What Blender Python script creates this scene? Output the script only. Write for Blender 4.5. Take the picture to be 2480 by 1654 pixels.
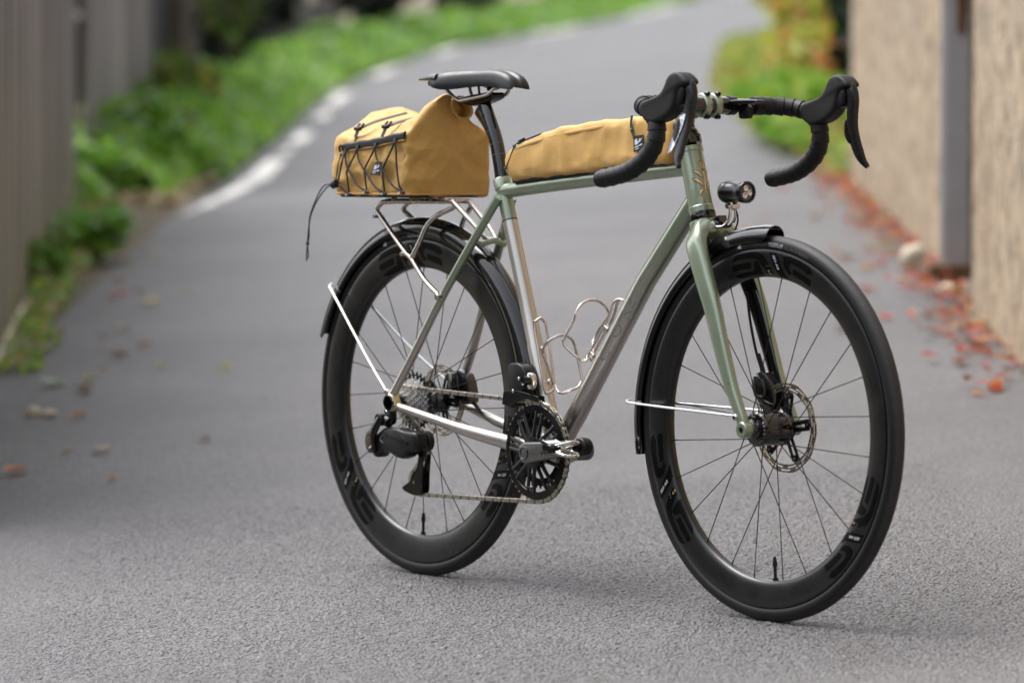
import bpy, bmesh, math, random
from mathutils import Vector, Matrix, noise
R_ = math.radians
random.seed(7)
sc = bpy.context.scene
for o in list(bpy.data.objects):
    bpy.data.objects.remove(o)
COL = sc.collection

# ---------------------------------------------------------------- camera
cam_d = bpy.data.cameras.new('camera'); cam = bpy.data.objects.new('camera', cam_d); COL.objects.link(cam)
CAM = Vector((6.4592, -4.8047, 0.8172))
YAW, PITCH, ROLL = R_(142.1477), R_(-2.5536), R_(0.1026)
_f = Vector((math.cos(PITCH)*math.cos(YAW), math.cos(PITCH)*math.sin(YAW), math.sin(PITCH)))
_r = Vector((math.sin(YAW), -math.cos(YAW), 0)); _u = _r.cross(_f)
_r2 = math.cos(ROLL)*_r + math.sin(ROLL)*_u; _u2 = -math.sin(ROLL)*_r + math.cos(ROLL)*_u
cam.matrix_world = Matrix.Translation(CAM) @ Matrix((_r2, _u2, -_f)).transposed().to_4x4()
cam_d.sensor_width = 36; cam_d.sensor_fit = 'HORIZONTAL'; cam_d.lens = 36*9950.4/2480
cam_d.clip_start = 0.1; cam_d.clip_end = 2000
cam_d.dof.use_dof = True; cam_d.dof.focus_distance = 7.55; cam_d.dof.aperture_fstop = 3.2
sc.camera = cam

# ---------------------------------------------------------------- sky, sun, exposure (overcast)
SUN_EL, SUN_AZ = R_(62), R_(200)          # azimuth of the sun, measured from +X towards +Y
w = bpy.data.worlds.new('World'); sc.world = w; w.use_nodes = True
nt = w.node_tree; bg = nt.nodes['Background']
sky = nt.nodes.new('ShaderNodeTexSky'); sky.sky_type = 'NISHITA'; sky.sun_disc = False
sky.sun_elevation = SUN_EL; sky.sun_rotation = R_(90) - SUN_AZ
sky.air_density = 1.0; sky.dust_density = 4.0; sky.ozone_density = 1.0
hs = nt.nodes.new('ShaderNodeHueSaturation'); hs.inputs['Saturation'].default_value = 0.28
nt.links.new(sky.outputs[0], hs.inputs['Color']); nt.links.new(hs.outputs[0], bg.inputs[0])
bg.inputs[1].default_value = 0.15
sd = bpy.data.lights.new('sun', 'SUN'); sd.energy = 1.3; sd.angle = R_(40); sd.color = (1, .97, .93)
sun = bpy.data.objects.new('sun', sd); COL.objects.link(sun)
_d = Vector((math.cos(SUN_EL)*math.cos(SUN_AZ), math.cos(SUN_EL)*math.sin(SUN_AZ), math.sin(SUN_EL)))
sun.rotation_euler = _d.to_track_quat('Z', 'Y').to_euler(); sun.location = _d*30
sc.view_settings.view_transform = 'Standard'; sc.view_settings.look = 'None'
sc.view_settings.exposure = 1.2; sc.view_settings.gamma = 1
sc.view_settings.use_curve_mapping = False
sc.cycles.use_denoising = True; sc.cycles.max_bounces = 8
sc.cycles.sample_clamp_indirect = 6.0

# ---------------------------------------------------------------- materials
MATS = {}
def new_mat(name):
    m = bpy.data.materials.new(name); m.use_nodes = True
    MATS[name] = m
    return m, m.node_tree, m.node_tree.nodes['Principled BSDF']
def N(t, kind, **kw):
    n = t.nodes.new(kind)
    for k, v in kw.items():
        if k in n.inputs.keys(): n.inputs[k].default_value = v
        else: setattr(n, k, v)
    return n
def coords(t, kind='Object'):
    n = t.nodes.new('ShaderNodeTexCoord'); return n.outputs[kind]
def worldpos(t):
    return t.nodes.new('ShaderNodeNewGeometry').outputs['Position']
def ramp(t, src, stops):
    r = t.nodes.new('ShaderNodeValToRGB'); t.links.new(src, r.inputs[0]); e = r.color_ramp.elements
    while len(e) < len(stops): e.new(0.5)
    for el, (p, c) in zip(e, stops):
        el.position = p; el.color = (c, c, c, 1) if isinstance(c, (int, float)) else (*c, 1)
    return r.outputs[0]
def mix(t, fac, a, b, mode='MIX'):
    n = t.nodes.new('ShaderNodeMix'); n.data_type = 'RGBA'; n.blend_type = mode
    for sock, v in ((n.inputs[0], fac), (n.inputs[6], a), (n.inputs[7], b)):
        if hasattr(v, 'is_linked') or isinstance(v, bpy.types.NodeSocket): t.links.new(v, sock)
        else: sock.default_value = v if isinstance(v, (int, float)) and sock is n.inputs[0] else (*v, 1) if not isinstance(v, (int, float)) else (v, v, v, 1)
    return n.outputs[2]
def mth(t, op, a, b=0.0):
    n = t.nodes.new('ShaderNodeMath'); n.operation = op
    for s, v in ((n.inputs[0], a), (n.inputs[1], b)):
        if isinstance(v, (int, float)): s.default_value = v
        else: t.links.new(v, s)
    return n.outputs[0]
def bump(t, p, h, strength=.3, dist=.002):
    b = N(t, 'ShaderNodeBump', Strength=strength, Distance=dist)
    t.links.new(h, b.inputs['Height']); t.links.new(b.outputs[0], p.inputs['Normal']); return b
def noi(t, co, scale, detail=4, rough=.55):
    n = N(t, 'ShaderNodeTexNoise', Scale=scale, Detail=detail, Roughness=rough); t.links.new(co, n.inputs['Vector']); return n.outputs[0]
def simple(name, col, rough=.5, metal=0., coat=0., spec=.5, var=.12, scale=40, bumps=0., bdist=.001):
    """plain painted / rubber / metal surface with faint procedural variation in colour, gloss and relief"""
    m, t, p = new_mat(name); co = coords(t)
    n = noi(t, co, scale, 5)
    c = mix(t, n, tuple(x*(1-var) for x in col), tuple(min(1, x*(1+var)) for x in col))
    t.links.new(c, p.inputs['Base Color'])
    r = ramp(t, noi(t, co, scale*2.3, 3), [(.3, max(.02, rough*.85)), (.7, min(1, rough*1.15))])
    t.links.new(r, p.inputs['Roughness'])
    p.inputs['Metallic'].default_value = metal; p.inputs['Specular IOR Level'].default_value = spec
    p.inputs['Coat Weight'].default_value = coat; p.inputs['Coat Roughness'].default_value = .06
    if bumps: bump(t, p, noi(t, co, scale*8, 3), bumps, bdist)
    return m

GREEN = (.290, .345, .255)
simple('green_paint', GREEN, .32, metal=.6, coat=.8, var=.05, scale=8)
simple('titanium', (.58, .545, .51), .38, metal=1, var=.06, scale=60, bumps=.05, bdist=.0003)
simple('titanium_wire', (.62, .56, .52), .25, metal=1, var=.05)
simple('polished_steel', (.75, .73, .70), .14, metal=1, var=.05)
simple('stay_steel', (.74, .76, .77), .30, metal=.9, var=.04)
simple('gloss_black', (.006, .006, .007), .10, coat=.6, var=.2)
simple('black_anodised', (.005, .005, .006), .24, spec=.4, var=.2)
simple('black_plastic', (.006, .006, .0075), .38, spec=.35, var=.2)
simple('hood_rubber', (.011, .011, .012), .55, spec=.3, var=.1, scale=120, bumps=.12, bdist=.0006)
simple('rim_satin', (.0070, .0070, .0075), .30, spec=.55, var=.06, scale=10)
simple('decal_black', (.0008, .0008, .0008), .35, spec=.12, var=.1)
simple('decal_white', (.62, .64, .70), .5, var=.03)
simple('decal_grey', (.11, .115, .125), .5, var=.03)
simple('tread_grey', (.035, .035, .037), .6, var=.2)
simple('decal_gold', (.60, .48, .16), .4, var=.05)
simple('decal_blue', (.20, .27, .55), .35, var=.1)
simple('decal_green', (.26, .33, .27), .42, metal=.4, var=.08)
simple('gold_leaf', (.72, .54, .30), .30, metal=.75, var=.15, scale=300)
simple('gold_vein', (.13, .085, .04), .5, var=.1)
simple('chain_metal', (.58, .55, .49), .28, metal=1, var=.2, scale=300)
simple('chain_dark', (.20, .185, .15), .4, metal=1, var=.2)
simple('sprocket_metal', (.85, .85, .85), .26, metal=1, var=.2, scale=100)
simple('rotor_metal', (.50, .46, .40), .26, metal=1, var=.1, scale=200)
simple('crank_grey', (.15, .15, .155), .25, metal=.7, coat=.4, var=.05)
simple('saddle_black', (.009, .0095, .011), .38, spec=.45, var=.06, scale=60, bumps=.06, bdist=.0005)
simple('cord_black', (.018, .016, .016), .65, var=.25, scale=500, bumps=.2, bdist=.0005)
simple('cord_green', (.03, .085, .06), .65, var=.25, scale=500)
simple('webbing_black', (.014, .014, .016), .6, var=.2, scale=400, bumps=.3, bdist=.0005)
simple('spoke_black', (.004, .004, .004), .5, spec=.2)
simple('grommet', (.45, .44, .45), .3, metal=1)
simple('yellow_metal', (.62, .56, .30), .3, metal=1, var=.15, scale=200)
simple('lever_metal', (.030, .030, .034), .28, metal=.6, var=.1)
simple('lens', (.75, .75, .78), .06, metal=.95, var=.02)

def tube_fade(name, z0, z1, streak=.35):
    """green paint that fades into bare brushed titanium down the tube (a painted fade with fine streaks)"""
    m, t, p = new_mat(name); pos = worldpos(t)
    sp = t.nodes.new('ShaderNodeSeparateXYZ'); t.links.new(pos, sp.inputs[0])
    mp = N(t, 'ShaderNodeMapping'); mp.inputs['Scale'].default_value = (160, 160, 6); t.links.new(pos, mp.inputs[0])
    st = noi(t, mp.outputs[0], 1.0, 2)
    z = mth(t, 'ADD', sp.outputs[2], mth(t, 'MULTIPLY', mth(t, 'SUBTRACT', st, .5), streak*abs(z1-z0)))
    mr = N(t, 'ShaderNodeMapRange'); mr.inputs[1].default_value = z0; mr.inputs[2].default_value = z1; t.links.new(z, mr.inputs[0])
    f = mr.outputs[0]
    t.links.new(mix(t, f, (.58, .545, .51), GREEN), p.inputs['Base Color'])
    t.links.new(ramp(t, f, [(0, 1.0), (1, .6)]), p.inputs['Metallic'])
    t.links.new(ramp(t, f, [(0, .33), (1, .28)]), p.inputs['Roughness'])
    t.links.new(mth(t, 'MULTIPLY', f, .6), p.inputs['Coat Weight']); p.inputs['Coat Roughness'].default_value = .06
    bump(t, p, noi(t, pos, 700, 2), .04, .0003)
    return m
tube_fade('seat_tube_finish', .700, .703, 0)
tube_fade('down_tube_finish', .50, .66, .7)
tube_fade('stay_finish', .46, .60, .3)

def fabric(name, col, sc_=1.0):
    m, t, p = new_mat(name); co = coords(t)
    sp = t.nodes.new('ShaderNodeSeparateXYZ'); t.links.new(co, sp.inputs[0])
    h = mth(t, 'ADD', sp.outputs[0], mth(t, 'MULTIPLY', sp.outputs[1], 1.0))
    def lines(a, b, period):
        v = mth(t, 'ADD', mth(t, 'MULTIPLY', h, a), mth(t, 'MULTIPLY', sp.outputs[2], b))
        fr = mth(t, 'FRACT', mth(t, 'ADD', mth(t, 'DIVIDE', v, period), 50.0))
        return ramp(t, fr, [(.44, 0), (.49, 1), (.51, 1), (.56, 0)])
    ln = mth(t, 'MAXIMUM', lines(.42, .90, .026*sc_), lines(-.75, .66, .030*sc_))
    weave = noi(t, co, 900, 2)
    wr = noi(t, co, 22, 5, .6)
    hh = mth(t, 'ADD', mth(t, 'ADD', mth(t, 'MULTIPLY', ln, .09), mth(t, 'MULTIPLY', weave, .03)), mth(t, 'MULTIPLY', wr, .45))
    bump(t, p, hh, .7, .0055)
    c = mix(t, ramp(t, wr, [(.3, 0), (.75, 1)]), tuple(x*.94 for x in col), tuple(min(1, x*1.04) for x in col))
    c = mix(t, mth(t, 'MULTIPLY', ln, .10), c, tuple(x*.62 for x in col))
    t.links.new(c, p.inputs['Base Color'])
    p.inputs['Roughness'].default_value = .62; p.inputs['Sheen Weight'].default_value = .15
    return m
fabric('tan_fabric', (.53, .305, .078))
fabric('tan_fabric_plain', (.53, .305, .078), 40)

def tape_mat():
    m, t, p = new_mat('bar_tape'); co = coords(t)
    v = N(t, 'ShaderNodeTexVoronoi', Scale=520.); t.links.new(co, v.inputs['Vector'])
    bump(t, p, v.outputs[0], .35, .0007)
    n = noi(t, co, 60)
    t.links.new(mix(t, n, (.007, .007, .0075), (.013, .013, .014)), p.inputs['Base Color'])
    p.inputs['Roughness'].default_value = .50; p.inputs['Specular IOR Level'].default_value = .3
tape_mat()
def tyre_mat():
    m, t, p = new_mat('tyre_rubber'); co = coords(t)
    n = noi(t, co, 30, 6); n2 = noi(t, co, 220, 3)
    sp = t.nodes.new('ShaderNodeSeparateXYZ'); t.links.new(co, sp.inputs[0])
    rr = N(t, 'ShaderNodeVectorMath'); rr.operation = 'LENGTH'
    cx = t.nodes.new('ShaderNodeCombineXYZ'); t.links.new(sp.outputs[0], cx.inputs[0]); t.links.new(sp.outputs[2], cx.inputs[2])
    t.links.new(cx.outputs[0], rr.inputs[0])
    tr = N(t, 'ShaderNodeMapRange'); tr.inputs[1].default_value = .333; tr.inputs[2].default_value = .339; t.links.new(rr.outputs['Value'], tr.inputs[0])
    side = mix(t, n, (.004, .004, .005), (.008, .008, .009)); tread = mix(t, n, (.022, .022, .024), (.044, .043, .044))
    t.links.new(mix(t, tr.outputs[0], side, tread), p.inputs['Base Color'])
    t.links.new(ramp(t, tr.outputs[0], [(0, .45), (1, .62)]), p.inputs['Roughness'])
    bump(t, p, n2, .2, .0008); p.inputs['Specular IOR Level'].default_value = .35
tyre_mat()

def asphalt():
    m, t, p = new_mat('asphalt'); co = worldpos(t)
    big = noi(t, co, .8, 5); mid = noi(t, co, 9, 4); fine = noi(t, co, 95, 4, .75); grain = noi(t, co, 240, 3, .75)
    base = mix(t, ramp(t, big, [(.35, 0), (.65, 1)]), (.112, .109, .115), (.182, .176, .181))
    base = mix(t, ramp(t, mid, [(.3, 0), (.7, .5)]), base, (.138, .134, .144))
    base = mix(t, ramp(t, fine, [(.40, .85), (.54, 0)]), base, (.030, .029, .032))
    base = mix(t, ramp(t, grain, [(.52, 0), (.70, .65)]), base, (.34, .33, .325))
    v = N(t, 'ShaderNodeTexVoronoi', Scale=26.); t.links.new(co, v.inputs['Vector'])
    spots = ramp(t, v.outputs['Distance'], [(.05, 1), (.085, 0)])
    keep = ramp(t, v.outputs['Color'], [(.80, 0), (.83, 1)])
    base = mix(t, mth(t, 'MULTIPLY', spots, keep), base, (.55, .50, .47))
    t.links.new(base, p.inputs['Base Color'])
    p.inputs['Roughness'].default_value = .55
    p.inputs['Specular IOR Level'].default_value = .5
    vv = N(t, 'ShaderNodeTexVoronoi', Scale=150.); t.links.new(co, vv.inputs['Vector'])
    h = mth(t, 'ADD', mth(t, 'MULTIPLY', fine, .8), mth(t, 'SUBTRACT', .6, vv.outputs['Distance']))
    bump(t, p, mth(t, 'ADD', h, mth(t, 'MULTIPLY', mid, 1.2)), 1.0, .009)
asphalt()
def line_paint():
    m, t, p = new_mat('worn_line_paint'); co = worldpos(t)
    n = noi(t, co, 14, 6, .7); n2 = noi(t, co, 2.2, 3)
    f = ramp(t, mth(t, 'ADD', mth(t, 'MULTIPLY', n, .55), mth(t, 'MULTIPLY', n2, .55)), [(.44, 0), (.56, 1)])
    t.links.new(mix(t, f, (.22, .215, .21), (.72, .70, .66)), p.inputs['Base Color']); p.inputs['Roughness'].default_value = .7
    bump(t, p, n, .4, .003)
line_paint()
def earth():
    m, t, p = new_mat('earth'); co = worldpos(t)
    n = noi(t, co, 3, 6); n2 = noi(t, co, 40, 4)
    c = mix(t, n, (.10, .075, .05), (.19, .15, .10)); c = mix(t, ramp(t, n2, [(.4, 0), (.7, .7)]), c, (.07, .09, .035))
    t.links.new(c, p.inputs['Base Color']); p.inputs['Roughness'].default_value = .9; bump(t, p, n2, .8, .03)
earth()
def harl():
    m, t, p = new_mat('harled_render'); co = worldpos(t)
    n = noi(t, co, 2.2, 5); n2 = noi(t, co, 11, 6, .7); n3 = noi(t, co, 60, 4)
    mp = N(t, 'ShaderNodeMapping'); mp.inputs['Scale'].default_value = (7, 7, .8); t.links.new(co, mp.inputs[0])
    drip = noi(t, mp.outputs[0], 1.0, 5, .6)
    c = mix(t, n, (.36, .265, .17), (.52, .40, .275))
    c = mix(t, ramp(t, drip, [(.42, 0), (.62, .45)]), c, (.50, .43, .33))
    c = mix(t, ramp(t, n2, [(.48, 0), (.60, .9)]), c, (.16, .115, .075))
    c = mix(t, ramp(t, noi(t, co, 3.7, 5, .65), [(.52, 0), (.66, .75)]), c, (.24, .205, .15))
    t.links.new(c, p.inputs['Base Color']); p.inputs['Roughness'].default_value = .9
    bump(t, p, mth(t, 'ADD', n2, mth(t, 'MULTIPLY', n3, .6)), .9, .02)
harl()
def wood():
    m, t, p = new_mat('weathered_wood'); co = worldpos(t)
    oi = t.nodes.new('ShaderNodeObjectInfo')
    mp = N(t, 'ShaderNodeMapping'); mp.inputs['Scale'].default_value = (30, 30, 1.6); t.links.new(co, mp.inputs[0])
    g = noi(t, mp.outputs[0], 1.0, 6, .65); n = noi(t, co, 1.3, 4)
    c = mix(t, g, (.16, .130, .108), (.42, .37, .33))
    c = mix(t, ramp(t, oi.outputs['Random'], [(0, 0), (1, .55)]), c, (.36, .335, .32))
    mq = N(t, 'ShaderNodeMapping'); mq.inputs['Scale'].default_value = (2.6, 2.6, .35); t.links.new(co, mq.inputs[0])
    c = mix(t, ramp(t, noi(t, mq.outputs[0], 1.0, 4, .6), [(.40, .75), (.58, 0)]), c, (.085, .070, .062))
    sp = t.nodes.new('ShaderNodeSeparateXYZ'); t.links.new(co, sp.inputs[0])
    low = N(t, 'ShaderNodeMapRange'); low.inputs[1].default_value = 1.35; low.inputs[2].default_value = .35; t.links.new(sp.outputs[2], low.inputs[0])
    alg = mth(t, 'MULTIPLY', low.outputs[0], ramp(t, n, [(.3, .25), (.65, .85)]))
    c = mix(t, alg, c, (.24, .225, .12))
    t.links.new(c, p.inputs['Base Color']); p.inputs['Roughness'].default_value = .85; bump(t, p, g, .5, .006)
wood()
simple('dark_wood', (.022, .016, .015), .85, var=.35, scale=6, bumps=.4, bdist=.01)
simple('bark', (.13, .105, .085), .9, var=.4, scale=9, bumps=.6, bdist=.02)
simple('old_wall', (.085, .068, .058), .9, var=.35, scale=3, bumps=.6, bdist=.03)
simple('galvanised', (.42, .412, .415), .6, metal=.0, var=.25, scale=7, bumps=.15, bdist=.004)
simple('rust', (.16, .085, .04), .85, var=.5, scale=30, bumps=.5, bdist=.004)
simple('pale_stone', (.50, .44, .35), .85, var=.3, scale=8, bumps=.5, bdist=.01)
def leafmat(name, col, var=.35, rough=.5):
    m, t, p = new_mat(name); co = worldpos(t)
    n = noi(t, co, 4, 3); n2 = noi(t, co, 37, 2)
    c = mix(t, n, tuple(x*(1-var) for x in col), tuple(x*(1+var) for x in col)); c = mix(t, mth(t, 'MULTIPLY', n2, .4), c, tuple(x*.6 for x in col))
    t.links.new(c, p.inputs['Base Color']); p.inputs['Roughness'].default_value = rough
    tr = t.nodes.new('ShaderNodeBsdfTranslucent'); t.links.new(c, tr.inputs[0]); ms = t.nodes.new('ShaderNodeMixShader'); ms.inputs[0].default_value = .42
    t.links.new(p.outputs[0], ms.inputs[1]); t.links.new(tr.outputs[0], ms.inputs[2]); t.links.new(ms.outputs[0], t.nodes['Material Output'].inputs[0])
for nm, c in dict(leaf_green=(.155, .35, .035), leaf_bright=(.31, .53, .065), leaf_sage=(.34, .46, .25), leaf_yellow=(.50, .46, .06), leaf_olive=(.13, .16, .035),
                  leaf_shade_dark=(.006, .011, .004), leaf_ivy=(.014, .036, .012), leaf_red=(.42, .09, .045), leaf_orange=(.50, .22, .07), leaf_brown=(.20, .10, .055),  # the first, near-black leaf colour here has deep shade put into it
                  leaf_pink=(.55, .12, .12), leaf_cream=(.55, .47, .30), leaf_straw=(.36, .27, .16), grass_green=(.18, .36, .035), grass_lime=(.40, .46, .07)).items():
    leafmat(nm, c)

# ---------------------------------------------------------------- mesh helpers
class MB:
    """collects geometry; build() links it as ONE mesh object"""
    def __init__(s): s.v = []; s.f = []; s.mi = []; s.cur = 0
    def add(s, vs, fs):
        b = len(s.v); s.v += [tuple(v) for v in vs]; s.f += [tuple(i+b for i in f) for f in fs]; s.mi += [s.cur]*len(fs); return s
    def mat(s, i): s.cur = i; return s
    def grid(s, rings, closed_u=True, closed_v=False, cap0=False, cap1=False):
        n = len(rings[0]); vs = [p for r in rings for p in r]; fs = []
        m = len(rings)
        for i in range(m if closed_v else m-1):
            a, b = i*n, ((i+1) % m)*n
            for j in range(n if closed_u else n-1):
                k = (j+1) % n
                fs.append((a+j, a+k, b+k, b+j))
        if cap0: fs.append(tuple(reversed(range(n))))
        if cap1: fs.append(tuple(range((m-1)*n, m*n)))
        return s.add(vs, fs)
    def tube(s, path, r, n=12, ref=None, caps=True, closed=False):
        P = [Vector(p) for p in path]; m = len(P); rings = []
        rr = r if isinstance(r, (list, tuple)) and not (len(r) == 2 and m != 2 and not hasattr(r[0], '__len__')) else [r]*m
        if not isinstance(r, (list, tuple)): rr = [r]*m
        prev = None
        for i in range(m):
            if closed: T = P[(i+1) % m]-P[i-1]
            else: T = P[min(i+1, m-1)]-P[max(i-1, 0)]
            T.normalize()
            if ref is not None:
                Bv = Vector(ref); Bv = (Bv-T*Bv.dot(T)).normalized()
            else:
                if prev is None:
                    a = Vector((0, 0, 1)) if abs(T.z) < .9 else Vector((1, 0, 0)); Bv = (a-T*a.dot(T)).normalized()
                else: Bv = (prev-T*prev.dot(T)).normalized()
            prev = Bv; Nv = Bv.cross(T)
            q = rr[i]; ra, rb = (q if hasattr(q, '__len__') else (q, q))
            rings.append([P[i]+Nv*(ra*math.cos(2*math.pi*j/n))+Bv*(rb*math.sin(2*math.pi*j/n)) for j in range(n)])
        return s.grid(rings, True, closed, caps and not closed, caps and not closed)
    def lathe(s, prof, n=48, axis='y', c=(0, 0, 0), closed=False, cap=True):
        """profile of (radius, height along axis)"""
        rings = []
        for r, h in prof:
            ring = []
            for j in range(n):
                a = 2*math.pi*j/n; p, q = r*math.sin(a), r*math.cos(a)
                v = {'y': (p, h, q), 'x': (h, p, q), 'z': (p, q, h)}[axis]
                ring.append((v[0]+c[0], v[1]+c[1], v[2]+c[2]))
            rings.append(ring)
        return s.grid(rings, True, closed, cap and not closed, cap and not closed)
    def box(s, c, d, rot=None):
        c = Vector(c); vs = []
        for x in (-.5, .5):
            for y in (-.5, .5):
                for z in (-.5, .5):
                    p = Vector((x*d[0], y*d[1], z*d[2])); p = rot @ p if rot else p; vs.append(c+p)
        return s.add(vs, [(0, 1, 3, 2), (4, 6, 7, 5), (0, 4, 5, 1), (2, 3, 7, 6), (0, 2, 6, 4), (1, 5, 7, 3)])
    def pillow(s, poly, yc, T, rho, k=4, fn=None):
        """XZ outline given thickness 2T about y=yc with edges rounded by rho"""
        poly = ccw(poly); rings = []
        seq = [(-1, math.pi/2*(1-i/k)) for i in range(k+1)] + [(1, math.pi/2*i/k) for i in range(k+1)]
        for sg, a in seq:
            y = yc+sg*(T-rho+rho*math.sin(a)); ins = rho*(1-math.cos(a))
            rings.append([(p[0], y, p[1]) for p in inset(poly, ins)])
        s.grid(rings, True, False, True, True); return s
    def build(s, name, mats, parent=None, loc=None, smooth=35):
        me = bpy.data.meshes.new(name); me.from_pydata(s.v, [], s.f)
        for m in (mats if isinstance(mats, (list, tuple)) else [mats]): me.materials.append(MATS[m])
        if any(s.mi): me.polygons.foreach_set('material_index', s.mi)
        me.update()
        bm = bmesh.new(); bm.from_mesh(me); bmesh.ops.recalc_face_normals(bm, faces=bm.faces); bm.to_mesh(me); bm.free()
        if smooth:
            me.polygons.foreach_set('use_smooth', [True]*len(me.polygons)); me.set_sharp_from_angle(angle=R_(smooth))
        return link(name, me, parent, loc)
def link(name, me, parent=None, loc=None):
    o = bpy.data.objects.new(name, me); COL.objects.link(o)
    if parent: o.parent = parent
    if loc: o.location = loc
    return o
def area(p): return sum(p[i-1][0]*p[i][1]-p[i][0]*p[i-1][1] for i in range(len(p)))/2
def ccw(p): return list(p) if area(p) > 0 else list(reversed(p))
def inset(p, d):
    if d == 0: return p
    out = []; n = len(p)
    for i in range(n):
        a, b, c = Vector(p[i-1]), Vector(p[i]), Vector(p[(i+1) % n])
        e1, e2 = (b-a).normalized(), (c-b).normalized()
        n1, n2 = Vector((-e1.y, e1.x)), Vector((-e2.y, e2.x)); q = n1+n2
        l = q.length
        if l < 1e-4: q = n1
        else: q = q/l/max(.5, (q/l).dot(n1))
        out.append((b.x+q.x*d, b.y+q.y*d))
    return out
def smoothp(p, it=2):
    for _ in range(it):
        q = []
        for i in range(len(p)):
            a, b = p[i], p[(i+1) % len(p)]
            q += [tuple(.75*x+.25*y for x, y in zip(a, b)), tuple(.25*x+.75*y for x, y in zip(a, b))]
        p = q
    return p
def crom(pts, n=6, closed=False):
    P = [Vector(p) for p in pts]; m = len(P); out = []
    for i in range(m if closed else m-1):
        if closed: p0, p1, p2, p3 = P[i-1], P[i], P[(i+1) % m], P[(i+2) % m]
        else: p0, p1, p2, p3 = P[max(i-1, 0)], P[i], P[i+1], P[min(i+2, m-1)]
        for k in range(n):
            t = k/n
            out.append(.5*((2*p1)+(p2-p0)*t+(2*p0-5*p1+4*p2-p3)*t*t+(3*p1-3*p2+p3-p0)*t**3))
    if not closed: out.append(P[-1])
    return out
def lerp_prof(prof, x):
    for (a, u), (b, v) in zip(prof, prof[1:]):
        if (a <= x <= b) or (b <= x <= a): return u+(v-u)*(x-a)/(b-a) if b != a else u
    return prof[0][1] if abs(x-prof[0][0]) < abs(x-prof[-1][0]) else prof[-1][1]
def tag(o, label, cat, group=None, kind=None):
    if label: o['label'] = label
    if cat: o['category'] = cat
    if group: o['group'] = group
    if kind: o['kind'] = kind
    return o
def empty(name, loc=(0, 0, 0)):
    o = bpy.data.objects.new(name, None); COL.objects.link(o); o.location = loc; o.empty_display_size = .1; return o
def text_geo(txt, size=1.0):
    """letter shapes (Blender's own font) as 2-D vertices and faces, baseline at 0"""
    cu = bpy.data.curves.new('t', 'FONT'); cu.body = txt; cu.size = size; cu.resolution_u = 3
    ob = bpy.data.objects.new('t', cu); me = ob.to_mesh()
    vs = [(v.co.x, v.co.y) for v in me.vertices]; fs = [tuple(p.vertices) for p in me.polygons]
    ob.to_mesh_clear(); bpy.data.objects.remove(ob); bpy.data.curves.remove(cu)
    return vs, fs

# ---------------------------------------------------------------- the lane: s metres ahead of the photographer, t metres to the right
TAU = .0864
FH = Vector((math.cos(YAW), math.sin(YAW))); RH = Vector((math.sin(YAW), -math.cos(YAW)))
def gz(x, y): return TAU*y
def lane(s, t, h=0.):
    x = CAM.x+s*FH.x+t*RH.x; y = CAM.y+s*FH.y+t*RH.y
    return Vector((x, y, gz(x, y)+h))
# ---------------------------------------------------------------- ground and road
def sheet(name, rows, mat, parent=None, kind=None, dz=0.):
    m = MB(); m.grid([[lane(s, t, dz) for t in ts] for s, ts in rows], closed_u=False)
    o = m.build(name, mat, parent, smooth=0)
    if kind: o['kind'] = kind
    return o
sheet('ground', [(s, [-150, -20, -4, 0, 4, 20, 150]) for s in (-120, -20, 0, 20, 50, 100, 300)], 'earth', kind='structure', dz=-.012)
LE = [(-14, -1.5), (10, -1.56), (20, -1.66), (22.6, -1.58), (34.6, -1.6), (41, -1.45), (48.6, -.82), (53.7, .4), (63, 2.0), (70, 3.0), (95, 7.5)]
RE = [(-14, 1.7), (19, 1.72), (24, 1.62), (31, 1.72), (40, 2.3), (49, 3.2), (65, 4.5), (80, 7.0), (95, 10.5)]
rows = []
s = -14.
while s <= 95:
    a, b = lerp_prof(LE, s), lerp_prof(RE, s); rows.append((s, [a+(b-a)*k/6 for k in range(7)])); s += 2.
road = sheet('road', rows, 'asphalt', kind='structure', dz=0)
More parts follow.
